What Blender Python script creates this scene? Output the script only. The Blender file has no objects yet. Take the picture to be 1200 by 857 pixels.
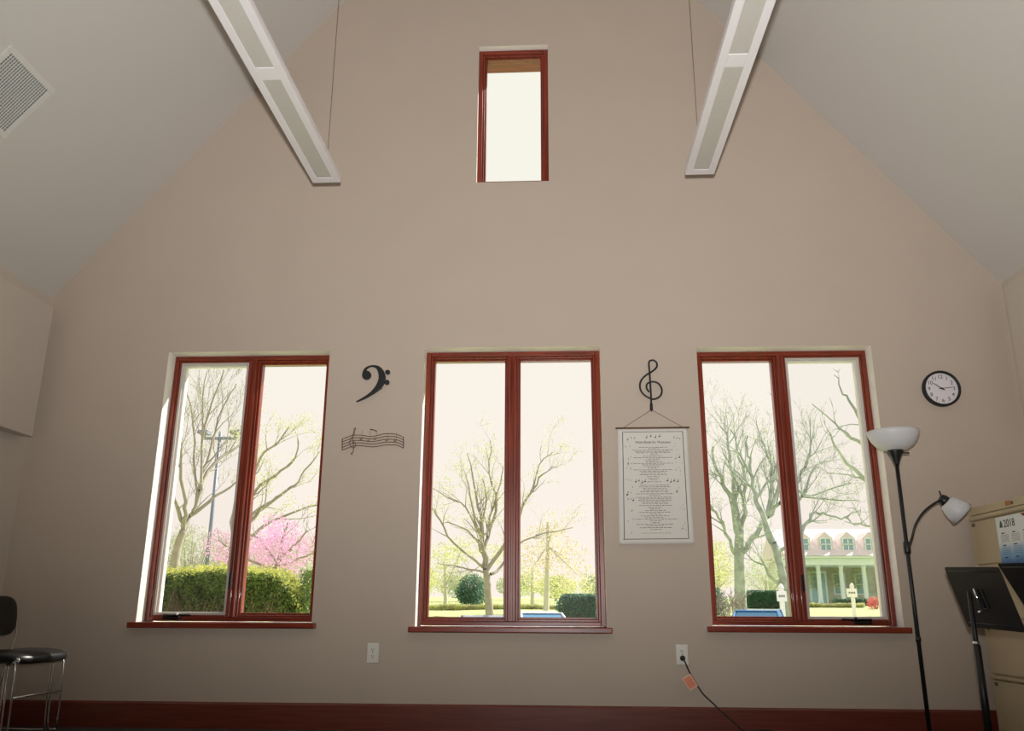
import bpy, bmesh, math, random
from mathutils import Vector, Matrix
random.seed(7)
C = bpy.context.scene.collection
SC = bpy.context.scene
PI = math.pi

# ---------------------------------------------------------------- camera
cam_data = bpy.data.cameras.new('camera')
cam = bpy.data.objects.new('camera', cam_data); C.objects.link(cam)
cam_data.sensor_fit = 'HORIZONTAL'; cam_data.sensor_width = 36.0
cam_data.lens = 988.8 / 1200.0 * 36.0
cam_data.clip_start = 0.05; cam_data.clip_end = 400
_rt = Vector((0.99860152, 0.0526654, 0.00462157)); _up = Vector((0.01023172, -0.27828829, 0.96044309)); _fw = Vector((-0.05186825, 0.95905265, 0.27843797))
_m = Matrix((_rt, _up, -_fw)).transposed().to_4x4(); _m.translation = Vector((0, 0, 0.694))
cam.matrix_world = _m
SC.camera = cam

# ---------------------------------------------------------------- sky, sun, flash, exposure
world = bpy.data.worlds.new('sky'); SC.world = world; world.use_nodes = True
_n = world.node_tree.nodes; _l = world.node_tree.links
_bg = _n['Background']
_tc = _n.new('ShaderNodeTexCoord'); _sep = _n.new('ShaderNodeSeparateXYZ'); _cr = _n.new('ShaderNodeValToRGB')
_l.new(_tc.outputs['Generated'], _sep.inputs[0]); _l.new(_sep.outputs['Z'], _cr.inputs[0]); _l.new(_cr.outputs[0], _bg.inputs[0])
_cr.color_ramp.elements[0].position = 0.0; _cr.color_ramp.elements[0].color = (0.985, 0.845, 0.785, 1)
_cr.color_ramp.elements[1].position = 0.45; _cr.color_ramp.elements[1].color = (0.93, 0.88, 0.80, 1)
_bg.inputs[1].default_value = 1.07

sun_d = bpy.data.lights.new('sun', 'SUN'); sun_d.energy = 9.0; sun_d.angle = math.radians(0.6); sun_d.color = (1.0, 0.945, 0.88)
sun = bpy.data.objects.new('sun', sun_d); C.objects.link(sun)
sun.rotation_euler = Vector((0.95, 0.78, 1.05)).to_track_quat('Z', 'Y').to_euler()
sun.location = (10, 20, 25)

# the camera's own flash, tilted up towards the gable
fl_d = bpy.data.lights.new('camera_flash', 'SPOT'); fl_d.energy = 840.0; fl_d.color = (1.0, 0.985, 0.96)
fl_d.spot_size = math.radians(119); fl_d.spot_blend = 1.0; fl_d.shadow_soft_size = 0.035
fl = bpy.data.objects.new('camera_flash', fl_d); C.objects.link(fl)
fl.matrix_world = Matrix.Translation(_up * 0.17 + _fw * 0.02) @ _m @ Matrix.Rotation(math.radians(-3), 4, 'Y') @ Matrix.Rotation(math.radians(24.5), 4, 'X')

SC.view_settings.view_transform = 'Standard'; SC.view_settings.look = 'None'
SC.view_settings.exposure = 0.0; SC.view_settings.gamma = 1.0; SC.view_settings.use_curve_mapping = False

# ---------------------------------------------------------------- materials
def srgb(r, g, b):
    f = lambda c: (c/255.0)/12.92 if c/255.0 <= 0.04045 else ((c/255.0+0.055)/1.055)**2.4
    return (f(r), f(g), f(b), 1)
def mat(name, col, rough=0.6, metal=0.0, noise=0.0, nscale=8.0, bump=0.0, bscale=200.0, spec=0.5, trans=0.0, stretch=None, coat=0.0):
    m = bpy.data.materials.new(name); m.use_nodes = True
    nt = m.node_tree; n = nt.nodes; l = nt.links; b = n['Principled BSDF']
    b.inputs['Base Color'].default_value = col; b.inputs['Roughness'].default_value = rough; b.inputs['Metallic'].default_value = metal
    b.inputs['Specular IOR Level'].default_value = spec; b.inputs['Coat Weight'].default_value = coat
    tc = n.new('ShaderNodeTexCoord'); mp = n.new('ShaderNodeMapping'); l.new(tc.outputs['Object'], mp.inputs[0])
    if stretch: mp.inputs['Scale'].default_value = stretch
    if noise > 0:
        t = n.new('ShaderNodeTexNoise'); t.inputs['Scale'].default_value = nscale; t.inputs['Detail'].default_value = 5
        l.new(mp.outputs[0], t.inputs[0])
        hs = n.new('ShaderNodeValToRGB'); hs.color_ramp.elements[0].position = 0.3; hs.color_ramp.elements[1].position = 0.7
        lo, hi = 1-noise, 1+noise
        hs.color_ramp.elements[0].color = (col[0]*lo, col[1]*lo, col[2]*lo, 1); hs.color_ramp.elements[1].color = (min(1, col[0]*hi), min(1, col[1]*hi), min(1, col[2]*hi), 1)
        l.new(t.outputs[0], hs.inputs[0]); l.new(hs.outputs[0], b.inputs['Base Color'])
    if bump > 0:
        t2 = n.new('ShaderNodeTexNoise'); t2.inputs['Scale'].default_value = bscale; t2.inputs['Detail'].default_value = 3
        l.new(mp.outputs[0], t2.inputs[0])
        bp = n.new('ShaderNodeBump'); bp.inputs['Strength'].default_value = bump; bp.inputs['Distance'].default_value = 0.002
        l.new(t2.outputs[0], bp.inputs['Height']); l.new(bp.outputs[0], b.inputs['Normal'])
    if trans > 0:
        tr = n.new('ShaderNodeBsdfTranslucent'); mx = n.new('ShaderNodeMixShader'); mx.inputs[0].default_value = trans
        src = b.inputs['Base Color'].links[0].from_socket if b.inputs['Base Color'].is_linked else None
        if src: l.new(src, tr.inputs[0])
        else: tr.inputs[0].default_value = col
        l.new(b.outputs[0], mx.inputs[1]); l.new(tr.outputs[0], mx.inputs[2]); l.new(mx.outputs[0], n['Material Output'].inputs[0])
    return m
def wood(name, c1, c2, axis, rough=0.32):
    m = mat(name, c1, rough, coat=0.35, spec=0.4)
    nt = m.node_tree; n = nt.nodes; l = nt.links; b = n['Principled BSDF']
    tc = n.new('ShaderNodeTexCoord'); mp = n.new('ShaderNodeMapping'); l.new(tc.outputs['Object'], mp.inputs[0])
    s = [28, 28, 28]; s[axis] = 1.3; mp.inputs['Scale'].default_value = s
    t = n.new('ShaderNodeTexNoise'); t.inputs['Scale'].default_value = 2.2; t.inputs['Detail'].default_value = 6; t.inputs['Distortion'].default_value = 0.6
    cr = n.new('ShaderNodeValToRGB'); cr.color_ramp.elements[0].position = 0.3; cr.color_ramp.elements[1].position = 0.72
    cr.color_ramp.elements[0].color = c1; cr.color_ramp.elements[1].color = c2
    l.new(mp.outputs[0], t.inputs[0]); l.new(t.outputs[0], cr.inputs[0]); l.new(cr.outputs[0], b.inputs['Base Color'])
    return m
def glass(name, tint=(0.97, 0.985, 0.975, 1), gloss=0.05):
    m = bpy.data.materials.new(name); m.use_nodes = True
    nt = m.node_tree; n = nt.nodes; l = nt.links; n.remove(n['Principled BSDF'])
    t = n.new('ShaderNodeBsdfTransparent'); t.inputs[0].default_value = tint
    g = n.new('ShaderNodeBsdfGlossy'); g.inputs['Roughness'].default_value = 0.3
    fr = n.new('ShaderNodeLayerWeight'); fr.inputs[0].default_value = 0.15
    mu = n.new('ShaderNodeMath'); mu.operation = 'MULTIPLY'; mu.inputs[1].default_value = gloss*6; l.new(fr.outputs['Fresnel'], mu.inputs[0])
    mx = n.new('ShaderNodeMixShader'); l.new(mu.outputs[0], mx.inputs[0]); l.new(t.outputs[0], mx.inputs[1]); l.new(g.outputs[0], mx.inputs[2])
    l.new(mx.outputs[0], n['Material Output'].inputs[0])
    return m
def screen_mat(name):
    m = bpy.data.materials.new(name); m.use_nodes = True
    nt = m.node_tree; n = nt.nodes; l = nt.links; n.remove(n['Principled BSDF'])
    t = n.new('ShaderNodeBsdfTransparent'); d = n.new('ShaderNodeBsdfDiffuse'); d.inputs[0].default_value = (0.45, 0.45, 0.45, 1)
    mx = n.new('ShaderNodeMixShader'); mx.inputs[0].default_value = 0.06
    l.new(t.outputs[0], mx.inputs[1]); l.new(d.outputs[0], mx.inputs[2]); l.new(mx.outputs[0], n['Material Output'].inputs[0])
    return m

M = {}
M['wall'] = mat('taupe_wall_paint', srgb(195, 179, 164), 0.75, bump=0.12, bscale=160, noise=0.015, nscale=3)
M['return'] = mat('brightened_window_return', srgb(240, 234, 230), 0.7, bump=0.08, bscale=160)  # paler than the wall, standing in for sunlight bounced off the sills
M['ceil'] = mat('offwhite_ceiling_paint', srgb(206, 201, 195), 0.8, bump=0.08, bscale=160)
M['side'] = mat('side_wall_paint', srgb(204, 193, 180), 0.75, bump=0.1, bscale=160)
M['panel'] = mat('acoustic_panel_fabric', srgb(205, 194, 182), 0.9, bump=0.2, bscale=400)
M['carpet'] = mat('dark_carpet', srgb(62, 66, 62), 0.95, noise=0.25, nscale=90, bump=0.5, bscale=400)
M['woodx'] = wood('cherry_wood_along_x', srgb(98, 33, 19), srgb(150, 58, 32), 0)
M['woodz'] = wood('cherry_wood_along_z', srgb(98, 33, 19), srgb(150, 58, 32), 2)
M['base'] = wood('cherry_baseboard', srgb(98, 40, 27), srgb(122, 54, 36), 0, 0.4)
M['basey'] = wood('cherry_baseboard_side', srgb(98, 40, 27), srgb(122, 54, 36), 1, 0.4)
M['glass'] = glass('window_glass')
M['screen'] = screen_mat('insect_screen')
M['screenframe'] = mat('pale_screen_frame', srgb(198, 190, 182), 0.5)
M['clad'] = mat('white_clad_sash', srgb(235, 232, 226), 0.5)
M['bronze'] = mat('dark_bronze_hardware', srgb(34, 28, 26), 0.35, 0.5)
M['white'] = mat('white_metal_housing', srgb(232, 226, 230), 0.4)
M['diffuser'] = mat('frosted_diffuser', srgb(196, 190, 184), 0.55, noise=0.03, nscale=40)
M['cable'] = mat('steel_cable', srgb(120, 112, 104), 0.5, 0.6)
M['grille'] = mat('white_grille', srgb(214, 212, 206), 0.5)
M['duct'] = mat('dark_duct', srgb(88, 90, 96), 0.8)
M['black'] = mat('black_satin', srgb(20, 20, 21), 0.45)
M['blackmatte'] = mat('black_powder_coat', srgb(26, 26, 27), 0.42, bump=0.1, bscale=600)
M['chrome'] = mat('chrome', srgb(225, 225, 225), 0.12, 1.0)
M['upholstery'] = mat('black_vinyl', srgb(17, 17, 19), 0.38, bump=0.15, bscale=300)
M['iron'] = mat('black_iron', srgb(22, 23, 26), 0.5)
M['brownwire'] = mat('brown_wire', srgb(104, 82, 66), 0.6)
M['rosewire'] = mat('rose_tinted_wire', srgb(140, 104, 90), 0.6)
M['cloth'] = mat('cream_cotton', srgb(224, 219, 211), 0.95, bump=0.25, bscale=900)
M['ink'] = mat('black_print', srgb(46, 46, 50), 0.9)
M['inkgrey'] = mat('grey_print', srgb(112, 108, 106), 0.9)
M['inkred'] = mat('red_print', srgb(150, 92, 84), 0.9)
M['twine'] = mat('brown_cord', srgb(110, 84, 60), 0.9)
M['plate'] = mat('white_outlet_plastic', srgb(226, 222, 212), 0.4)
M['slot'] = mat('dark_slot', srgb(40, 36, 34), 0.8)
M['rubber'] = mat('black_rubber', srgb(24, 22, 22), 0.5)
M['tag'] = mat('salmon_paper_tag', srgb(240, 146, 116), 0.7, noise=0.06, nscale=60)
M['clear'] = mat('clear_tag_sleeve', srgb(238, 196, 172), 0.3)
M['clockface'] = mat('white_clock_face', srgb(228, 222, 226), 0.5)
M['shade'] = mat('frosted_white_shade', srgb(240, 240, 242), 0.35, trans=0.35)
M['cab'] = mat('putty_painted_steel', srgb(196, 180, 148), 0.42, noise=0.02, nscale=4)
M['seam'] = mat('cabinet_gap', srgb(48, 40, 32), 0.8)
M['lock'] = mat('orange_brown_label', srgb(186, 116, 70), 0.6)
M['paper'] = mat('calendar_paper', srgb(240, 240, 238), 0.8)
M['red'] = mat('red_print_block', srgb(120, 34, 40), 0.7)
# exterior
M['grass'] = mat('spring_grass', srgb(168, 178, 118), 0.95, noise=0.2, nscale=1.5, bump=0.5, bscale=20)
M['asphalt'] = mat('pale_asphalt', srgb(168, 164, 160), 0.95, noise=0.1, nscale=6)
M['barkg'] = mat('grey_green_bark', srgb(160, 170, 160), 0.95, noise=0.3, nscale=3)
M['bark'] = mat('grey_brown_bark', srgb(158, 150, 138), 0.95, noise=0.2, nscale=3)
M['twig'] = mat('pale_twigs', srgb(200, 196, 182), 0.95)
M['hedgeleaf'] = mat('boxwood_leaves', srgb(112, 130, 72), 0.6, noise=0.5, nscale=4, trans=0.45)
M['darkleaf'] = mat('dark_yew_leaves', srgb(88, 128, 100), 0.6, noise=0.4, nscale=5, trans=0.35)
M['limeleaf'] = mat('lime_leaves', srgb(220, 222, 168), 0.7, noise=0.2, nscale=2, trans=0.62)
M['backlitleaf'] = mat('backlit_hedge_leaves', srgb(218, 220, 128), 0.7, noise=0.2, nscale=3, trans=0.6)  # yellow green with the sun behind the hedge top put into the colour
M['peachleaf'] = mat('peach_new_leaves', srgb(234, 220, 190), 0.7, noise=0.15, nscale=2, trans=0.55)
M['paleleaf'] = mat('pale_green_leaves', srgb(206, 214, 184), 0.7, noise=0.2, nscale=1, trans=0.5)
M['blossom'] = mat('pink_blossom', srgb(240, 196, 232), 0.7, noise=0.12, nscale=2, trans=0.5)
M['hedgecore'] = mat('hedge_core_wood', srgb(88, 84, 66), 0.95, noise=0.3, nscale=6)  # dark olive brown for the core inside the leaves
M['hedgetwig'] = mat('hedge_twigs', srgb(136, 116, 96), 0.95)
M['pole'] = mat('galvanised_pole', srgb(128, 134, 158), 0.5, 0.2)
M['housewall'] = mat('tan_brick_wall', srgb(188, 186, 170), 0.9, noise=0.15, nscale=3)
M['housewhite'] = mat('white_house_trim', srgb(226, 240, 236), 0.6)
M['roof'] = mat('pale_slate_roof', srgb(222, 212, 212), 0.8, noise=0.06, nscale=3)
M['houseglass'] = mat('blue_grey_panes', srgb(140, 170, 180), 0.15)
M['housedoor'] = mat('pale_blue_door', srgb(168, 204, 214), 0.5)
M['carwhite'] = mat('white_car_paint', srgb(240, 240, 244), 0.25, coat=0.6)
M['carblue'] = mat('blue_car_paint', srgb(52, 112, 176), 0.25, coat=0.6)
M['carglass'] = mat('car_glass', srgb(90, 140, 180), 0.08)
M['tyre'] = mat('tyre_rubber', srgb(28, 28, 28), 0.8)
M['sign'] = mat('white_sign_paint', srgb(250, 246, 244), 0.5)
M['rose'] = mat('coral_flowers', srgb(230, 130, 120), 0.7, trans=0.4)

# ---------------------------------------------------------------- mesh helpers
class MB:
    def __init__(s): s.v = []; s.f = []; s.sm = []
    def add(s, vs, fs, smooth=False):
        o = len(s.v); s.v.extend([tuple(p) for p in vs])
        for f in fs: s.f.append(tuple(o+i for i in f)); s.sm.append(smooth)
        return s
    def box(s, x0, x1, y0, y1, z0, z1, T=None):
        vs = [Vector((x, y, z)) for x in (x0, x1) for y in (y0, y1) for z in (z0, z1)]
        if T is not None: vs = [T @ p for p in vs]
        return s.add(vs, [(0,1,3,2),(4,6,7,5),(0,4,5,1),(2,3,7,6),(0,2,6,4),(1,5,7,3)])
    def tube(s, pts, r, n=8, cap=True, closed=False):
        pts = [Vector(p) for p in pts]; N = len(pts)
        rr = r if isinstance(r, (list, tuple)) else [r]*N
        rings = []; prev = None
        for i, p in enumerate(pts):
            if closed: t = pts[(i+1) % N]-pts[i-1]
            else: t = (pts[min(i+1, N-1)]-pts[max(i-1, 0)])
            if t.length < 1e-9: t = Vector((0, 0, 1))
            t.normalize()
            if prev is None:
                a = Vector((0, 0, 1)) if abs(t.z) < 0.9 else Vector((1, 0, 0))
                u = t.cross(a).normalized()
            else:
                u = prev - t*prev.dot(t)
                u = u.normalized() if u.length > 1e-6 else t.orthogonal().normalized()
            prev = u; w = t.cross(u)
            rings.append([p+(u*math.cos(2*PI*k/n)+w*math.sin(2*PI*k/n))*rr[i] for k in range(n)])
        vs = [q for ring in rings for q in ring]; fs = []
        for i in range(N if closed else N-1):
            a, b = i*n, ((i+1) % N)*n
            for k in range(n): fs.append((a+k, a+(k+1) % n, b+(k+1) % n, b+k))
        s.add(vs, fs, True)
        if cap and not closed:
            o = len(s.v)-len(vs)
            s.f.append(tuple(o+k for k in reversed(range(n)))); s.sm.append(False)
            s.f.append(tuple(o+(N-1)*n+k for k in range(n))); s.sm.append(False)
        return s
    def lathe(s, prof, n=32, T=None, cap=False):
        vs = []; fs = []
        for (r, z) in prof:
            for k in range(n):
                p = Vector((r*math.cos(2*PI*k/n), r*math.sin(2*PI*k/n), z)); vs.append(T @ p if T is not None else p)
        for i in range(len(prof)-1):
            for k in range(n): fs.append((i*n+k, i*n+(k+1) % n, (i+1)*n+(k+1) % n, (i+1)*n+k))
        s.add(vs, fs, True)
        if cap:
            o = len(s.v)-len(vs); L = len(prof)-1
            s.f.append(tuple(o+k for k in reversed(range(n)))); s.sm.append(False)
            s.f.append(tuple(o+L*n+k for k in range(n))); s.sm.append(False)
        return s
    def prism_y(s, poly, y0, y1):
        n = len(poly); vs = [(x, y0, z) for x, z in poly]+[(x, y1, z) for x, z in poly]
        return s.add(vs, [tuple(range(n)), tuple(range(2*n-1, n-1, -1))]+[(i, i+n, (i+1) % n+n, (i+1) % n) for i in range(n)])
    def prism_x(s, poly, x0, x1):
        n = len(poly); vs = [(x0, y, z) for y, z in poly]+[(x1, y, z) for y, z in poly]
        return s.add(vs, [tuple(range(n)), tuple(range(2*n-1, n-1, -1))]+[(i, i+n, (i+1) % n+n, (i+1) % n) for i in range(n)])
    def build(s, name, m, parent=None, bevel=0.0, merge=False, segs=2):
        me = bpy.data.meshes.new(name); me.from_pydata(s.v, [], s.f)
        me.polygons.foreach_set('use_smooth', s.sm); me.materials.append(m)
        bm = bmesh.new(); bm.from_mesh(me)
        if merge: bmesh.ops.remove_doubles(bm, verts=bm.verts, dist=1e-5)
        if len(bm.faces) < 20000: bmesh.ops.recalc_face_normals(bm, faces=bm.faces)
        bm.to_mesh(me); bm.free()
        o = bpy.data.objects.new(name, me); C.objects.link(o)
        if parent is not None:
            o.parent = parent; o.matrix_parent_inverse = world_of(parent).inverted()
        if bevel > 0:
            b = o.modifiers.new('bevel', 'BEVEL'); b.width = bevel; b.segments = segs; b.limit_method = 'ANGLE'; b.angle_limit = math.radians(40)
        return o
def world_of(o):
    w = Matrix.Translation(o.location) @ o.rotation_euler.to_matrix().to_4x4()
    return world_of(o.parent) @ o.matrix_parent_inverse @ w if o.parent is not None else w
def tag(o, label=None, cat=None, group=None, kind=None):
    if label: o['label'] = label
    if cat: o['category'] = cat
    if group: o['group'] = group
    if kind: o['kind'] = kind
    return o
def thing(name, label, cat, loc=(0, 0, 0), group=None, kind=None):
    o = bpy.data.objects.new(name, None); C.objects.link(o); o.location = loc; o.empty_display_size = 0.1
    return tag(o, label, cat, group, kind)
def text(name, body, size, mw, m, parent, align='CENTER', depth=0.0005):
    cu = bpy.data.curves.new(name, 'FONT'); cu.body = body; cu.size = size; cu.align_x = align; cu.align_y = 'CENTER'; cu.extrude = depth
    tmp = bpy.data.objects.new('lettering_source', cu); C.objects.link(tmp)
    dg = bpy.context.evaluated_depsgraph_get(); me = bpy.data.meshes.new_from_object(tmp.evaluated_get(dg))
    C.objects.unlink(tmp); bpy.data.objects.remove(tmp); bpy.data.curves.remove(cu)
    me.materials.clear(); me.materials.append(m); me.transform(mw)
    o = bpy.data.objects.new(name, me); C.objects.link(o)
    if parent is not None: o.parent = parent; o.matrix_parent_inverse = world_of(parent).inverted()
    return o
def smooth_path(pts, k=6, closed=False):
    P = [Vector(p) for p in pts]; out = []; N = len(P)
    for i in range(N-1):
        p0, p1, p2, p3 = P[max(i-1, 0)], P[i], P[i+1], P[min(i+2, N-1)]
        for j in range(k):
            t = j/k
            out.append(0.5*((2*p1)+(p2-p0)*t+(2*p0-5*p1+4*p2-p3)*t*t+(3*p1-p0-3*p2+p3)*t**3))
    out.append(P[-1]); return out

# ---------------------------------------------------------------- room shell
XL, XR, YF, YB, ZS = -3.54, 2.955, 5.39, -2.6, 2.79
XA, SL = (XL+XR)/2, 1.243
ZA = ZS+(XR-XL)/2*SL
WT = 0.30
def roof_z(x): return ZA-abs(x-XA)*SL
WIN = [(-2.643, -1.527, 0.612, 2.378), (-0.882, 0.295, 0.594, 2.388), (0.930, 2.062, 0.606, 2.370), (-0.552, -0.036, 3.620, 4.752)]

def gable_wall(name, y0, y1, holes, m):
    b = MB()
    xs = sorted(set([XL-0.2, XR+0.2, XA]+[h[0] for h in holes]+[h[1] for h in holes]))
    for xa, xb in zip(xs[:-1], xs[1:]):
        hs = sorted([h for h in holes if h[0] <= xa+1e-6 and h[1] >= xb-1e-6], key=lambda h: h[2])
        z = -0.1; spans = []
        for h in hs: spans.append((z, h[2], h[2])); z = h[3]
        for (za, zb, _) in spans: b.prism_y([(xa, za), (xb, za), (xb, zb), (xa, zb)], y0, y1)
        b.prism_y([(xa, z), (xb, z), (xb, roof_z(xb)+0.15), (xa, roof_z(xa)+0.15)], y0, y1)
    # drop the shared inner faces between neighbouring cells
    o = b.build(name, m)
    bm = bmesh.new(); bm.from_mesh(o.data)
    seen = {}
    dele = []
    for f in bm.faces:
        if abs(f.normal.x) > 0.99:
            k = round(f.calc_center_median().x, 4)
            if k in (round(XL-0.2, 4), round(XR+0.2, 4)): continue
            x = f.calc_center_median().x; zs = [v.co.z for v in f.verts]
            inside = [h for h in holes if abs(h[0]-x) < 1e-4 or abs(h[1]-x) < 1e-4]
            if not inside: dele.append(f); continue
            lo, hi = min(zs), max(zs)
            dele.append(f)
    bmesh.ops.delete(bm, geom=dele, context='FACES')
    for (xa, xb, za, zb) in holes:
        for x in (xa, xb):
            vs = [bm.verts.new(p) for p in ((x, y0, za), (x, y1, za), (x, y1, zb), (x, y0, zb))]
            bm.faces.new(vs)
    bmesh.ops.remove_doubles(bm, verts=bm.verts, dist=1e-5)
    if holes:                                  # drywall returns get a paler colour with sill-bounced sunlight put into it
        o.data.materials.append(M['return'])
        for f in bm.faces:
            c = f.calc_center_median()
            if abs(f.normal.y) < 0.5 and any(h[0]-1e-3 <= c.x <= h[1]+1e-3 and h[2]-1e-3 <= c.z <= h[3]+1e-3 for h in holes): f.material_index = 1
    bm.to_mesh(o.data); bm.free()
    tag(o, kind='structure'); return o
gable_wall('wall_front', YF, YF+WT, WIN, M['wall'])
gable_wall('wall_back', YB-0.2, YB, [], M['side'])
tag(MB().box(XL-0.2, XL, YB, YF, -0.1, ZS+0.05).build('wall_left', M['side']), kind='structure')
tag(MB().box(XR, XR+0.2, YB, YF, -0.1, ZS+0.05).build('wall_right', M['side']), kind='structure')
b = MB()
b.prism_y([(XL-0.2, ZS-0.2*SL), (XA, ZA), (XA, ZA+0.22), (XL-0.2, ZS-0.2*SL+0.22)], YB, YF)
b.prism_y([(XA, ZA), (XR+0.2, ZS-0.2*SL), (XR+0.2, ZS-0.2*SL+0.22), (XA, ZA+0.22)], YB, YF)
tag(b.build('ceiling', M['ceil']), kind='structure')
tag(MB().box(XL, XR, YB, YF, -0.1, 0).build('floor', M['carpet']), kind='structure')
BH = 0.150
def board(name, poly_axis, m):
    return None
b = MB(); b.prism_x([(YF, 0), (YF-0.018, 0), (YF-0.018, BH-0.012), (YF-0.010, BH), (YF, BH)], XL+0.016, XR-0.016); tag(b.build('baseboard_front', M['base']), kind='structure')
b = MB(); b.prism_y([(XL, 0), (XL+0.016, 0), (XL+0.016, BH-0.012), (XL+0.009, BH), (XL, BH)], YB, YF); tag(b.build('baseboard_left', M['basey']), kind='structure')
b = MB(); b.prism_y([(XR, 0), (XR-0.016, 0), (XR-0.016, BH-0.012), (XR-0.009, BH), (XR, BH)], YB, YF); tag(b.build('baseboard_right', M['basey']), kind='structure')

# ---------------------------------------------------------------- windows
def ring(b, x0, x1, z0, z1, w, y0, y1, bot=None):
    wb = w if bot is None else bot
    b.box(x0, x0+w, y0, y1, z0, z1); b.box(x1-w, x1, y0, y1, z0, z1)
    b.box(x0+w, x1-w, y0, y1, z1-w, z1); b.box(x0+w, x1-w, y0, y1, z0, z0+wb)
def member(parent, name, x0, x1, y0, y1, z0, z1, m, bevel=0.003):
    return MB().box(x0, x1, y0, y1, z0, z1).build(name, m, parent, bevel)
FY = YF+0.108            # room face of the wooden frames
def window(idx, rect, kinds, sill):
    FY = YF+(0.108 if sill else 0.055)
    x0, x1, z0, z1 = rect
    w = thing('window_%d' % idx, ['pair of tall cherry framed windows overlooking the long clipped hedge', 'pair of tall cherry framed fixed windows between the two clef ornaments', 'pair of tall cherry framed windows beside the floor lamp', 'small single cherry framed window high in the gable'][idx-1], None, (x0, YF, z0), kind='structure')
    zb = z0+(0.004 if sill else 0.0)
    # outer frame, built as stepped mouldings, one object per member
    fw = 0.030
    for k, (ww, ya, yb) in enumerate([(fw, FY, FY+(0.13 if sill else 0.235))]):
        member(w, 'jamb', x0, x0+ww, ya, yb, zb, z1, M['woodz']); member(w, 'jamb', x1-ww, x1, ya, yb, zb, z1, M['woodz'])
        member(w, 'head', x0+ww, x1-ww, ya, yb, z1-ww, z1, M['woodx']); member(w, 'bottom_rail', x0+ww, x1-ww, ya, yb, zb, zb+0.026, M['woodx'])
    n = len(kinds); ix0, ix1, iz0, iz1 = x0+fw, x1-fw, zb+0.026, z1-fw
    mw = 0.052
    if n == 2:
        xc = (x0+x1)/2
        mu = member(w, 'mullion', xc-mw/2, xc+mw/2, FY, FY+0.13, iz0, iz1, M['woodz'])
        for s in (-1, 1):
            member(mu, 'mullion_bead', xc+s*0.014-0.008, xc+s*0.014+0.008, FY-0.008, FY+0.001, iz0, iz1, M['woodz'], 0.003)
        cells = [(ix0, xc-mw/2), (xc+mw/2, ix1)]
    else: cells = [(ix0, ix1)]
    for (a, c), kd in zip(cells, kinds):
        if kd == 'fixed':
            s = thing('fixed_sash', None, None, (0, 0, 0)); s.parent = w; s.matrix_parent_inverse = world_of(w).inverted()
            for (nm, q) in (('outer_moulding', (a, c, iz0, iz1, 0.014, FY+0.014, FY+0.10)), ('glazing_bead', (a+0.014, c-0.014, iz0+0.014, iz1-0.014, 0.013, FY+0.032, FY+0.085))):
                bb = MB(); ring(bb, *q); bb.build(nm, M['woodz'], s, 0.003)
            MB().box(a+0.020, c-0.020, FY+0.062, FY+0.068, iz0+0.020, iz1-0.020).build('pane', M['glass'], s)
        else:
            s = thing('casement_sash', None, None, (0, 0, 0)); s.parent = w; s.matrix_parent_inverse = world_of(w).inverted()
            bb = MB(); ring(bb, a, c, iz0, iz1, 0.012, FY+0.010, FY+0.05); bb.build('stop_moulding', M['woodz'], s, 0.003)
            bb = MB(); ring(bb, a+0.012, c-0.012, iz0+0.012, iz1-0.012, 0.016, FY+0.016, FY+0.026); bb.build('screen_frame', M['screenframe'], s, 0.002)
            MB().add([(a+0.026, FY+0.021, iz0+0.026), (c-0.026, FY+0.021, iz0+0.026), (c-0.026, FY+0.021, iz1-0.026), (a+0.026, FY+0.021, iz1-0.026)], [(0, 1, 2, 3)]).build('insect_screen', M['screen'], s)
            bb = MB(); ring(bb, a+0.002, c-0.002, iz0+0.002, iz1-0.002, 0.028, FY+0.06, FY+0.105); bb.build('sash_frame', M['clad'], s, 0.003)
            MB().box(a+0.028, c-0.028, FY+0.080, FY+0.086, iz0+0.028, iz1-0.028).build('pane', M['glass'], s)
            # crank on the bottom rail, lock lever on the mullion
            west = a < (x0+x1)/2-0.2
            cx = a+(0.155 if west else 0.330)
            cr = thing('crank_handle', None, None, (cx, FY, iz0)); cr.parent = w; cr.matrix_parent_inverse = world_of(w).inverted()
            bb = MB(); bb.prism_x([(FY+0.012, iz0-0.016), (FY-0.040, iz0-0.016), (FY-0.034, iz0+0.006), (FY+0.012, iz0+0.014)], cx-0.055, cx+0.055)
            bb.build('crank_cover', M['bronze'], cr, 0.006)
            sd = 1 if west else -1
            bb = MB(); bb.tube([(cx-sd*0.05, FY-0.030, iz0+0.012), (cx+sd*0.045, FY-0.036, iz0+0.010), (cx+sd*0.09, FY-0.030, iz0+0.012), (cx+sd*0.125, FY-0.022, iz0+0.012)], [0.006, 0.007, 0.006, 0.007], 8)
            bb.build('crank_arm', M['bronze'], cr)
            MB().lathe([(0.001, -0.02), (0.009, -0.018), (0.009, 0.0), (0.005, 0.004)], 12, Matrix.Translation((cx+sd*0.045, FY-0.036, iz0+0.022))).build('crank_knob', M['chrome'] if west else M['bronze'], cr)
            lx = (c+0.006) if west else (a-0.006)
            lz = 0.865
            bb = MB(); bb.box(lx-0.009, lx+0.009, FY-0.012, FY+0.004, lz-0.05, lz+0.05); bb.build('lock_lever', M['bronze'], w, 0.004)
    if sill:
        MB().box(x0-0.036, x1+0.030, YF-0.045, FY+0.0, z0-0.034, z0).build('sill', M['woodx'], w, 0.006)
    return w
window(1, WIN[0], ['casement', 'fixed'], True)
window(2, WIN[1], ['fixed', 'fixed'], True)
window(3, WIN[2], ['fixed', 'casement'], True)
window(4, WIN[3], ['fixed'], False)

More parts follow.
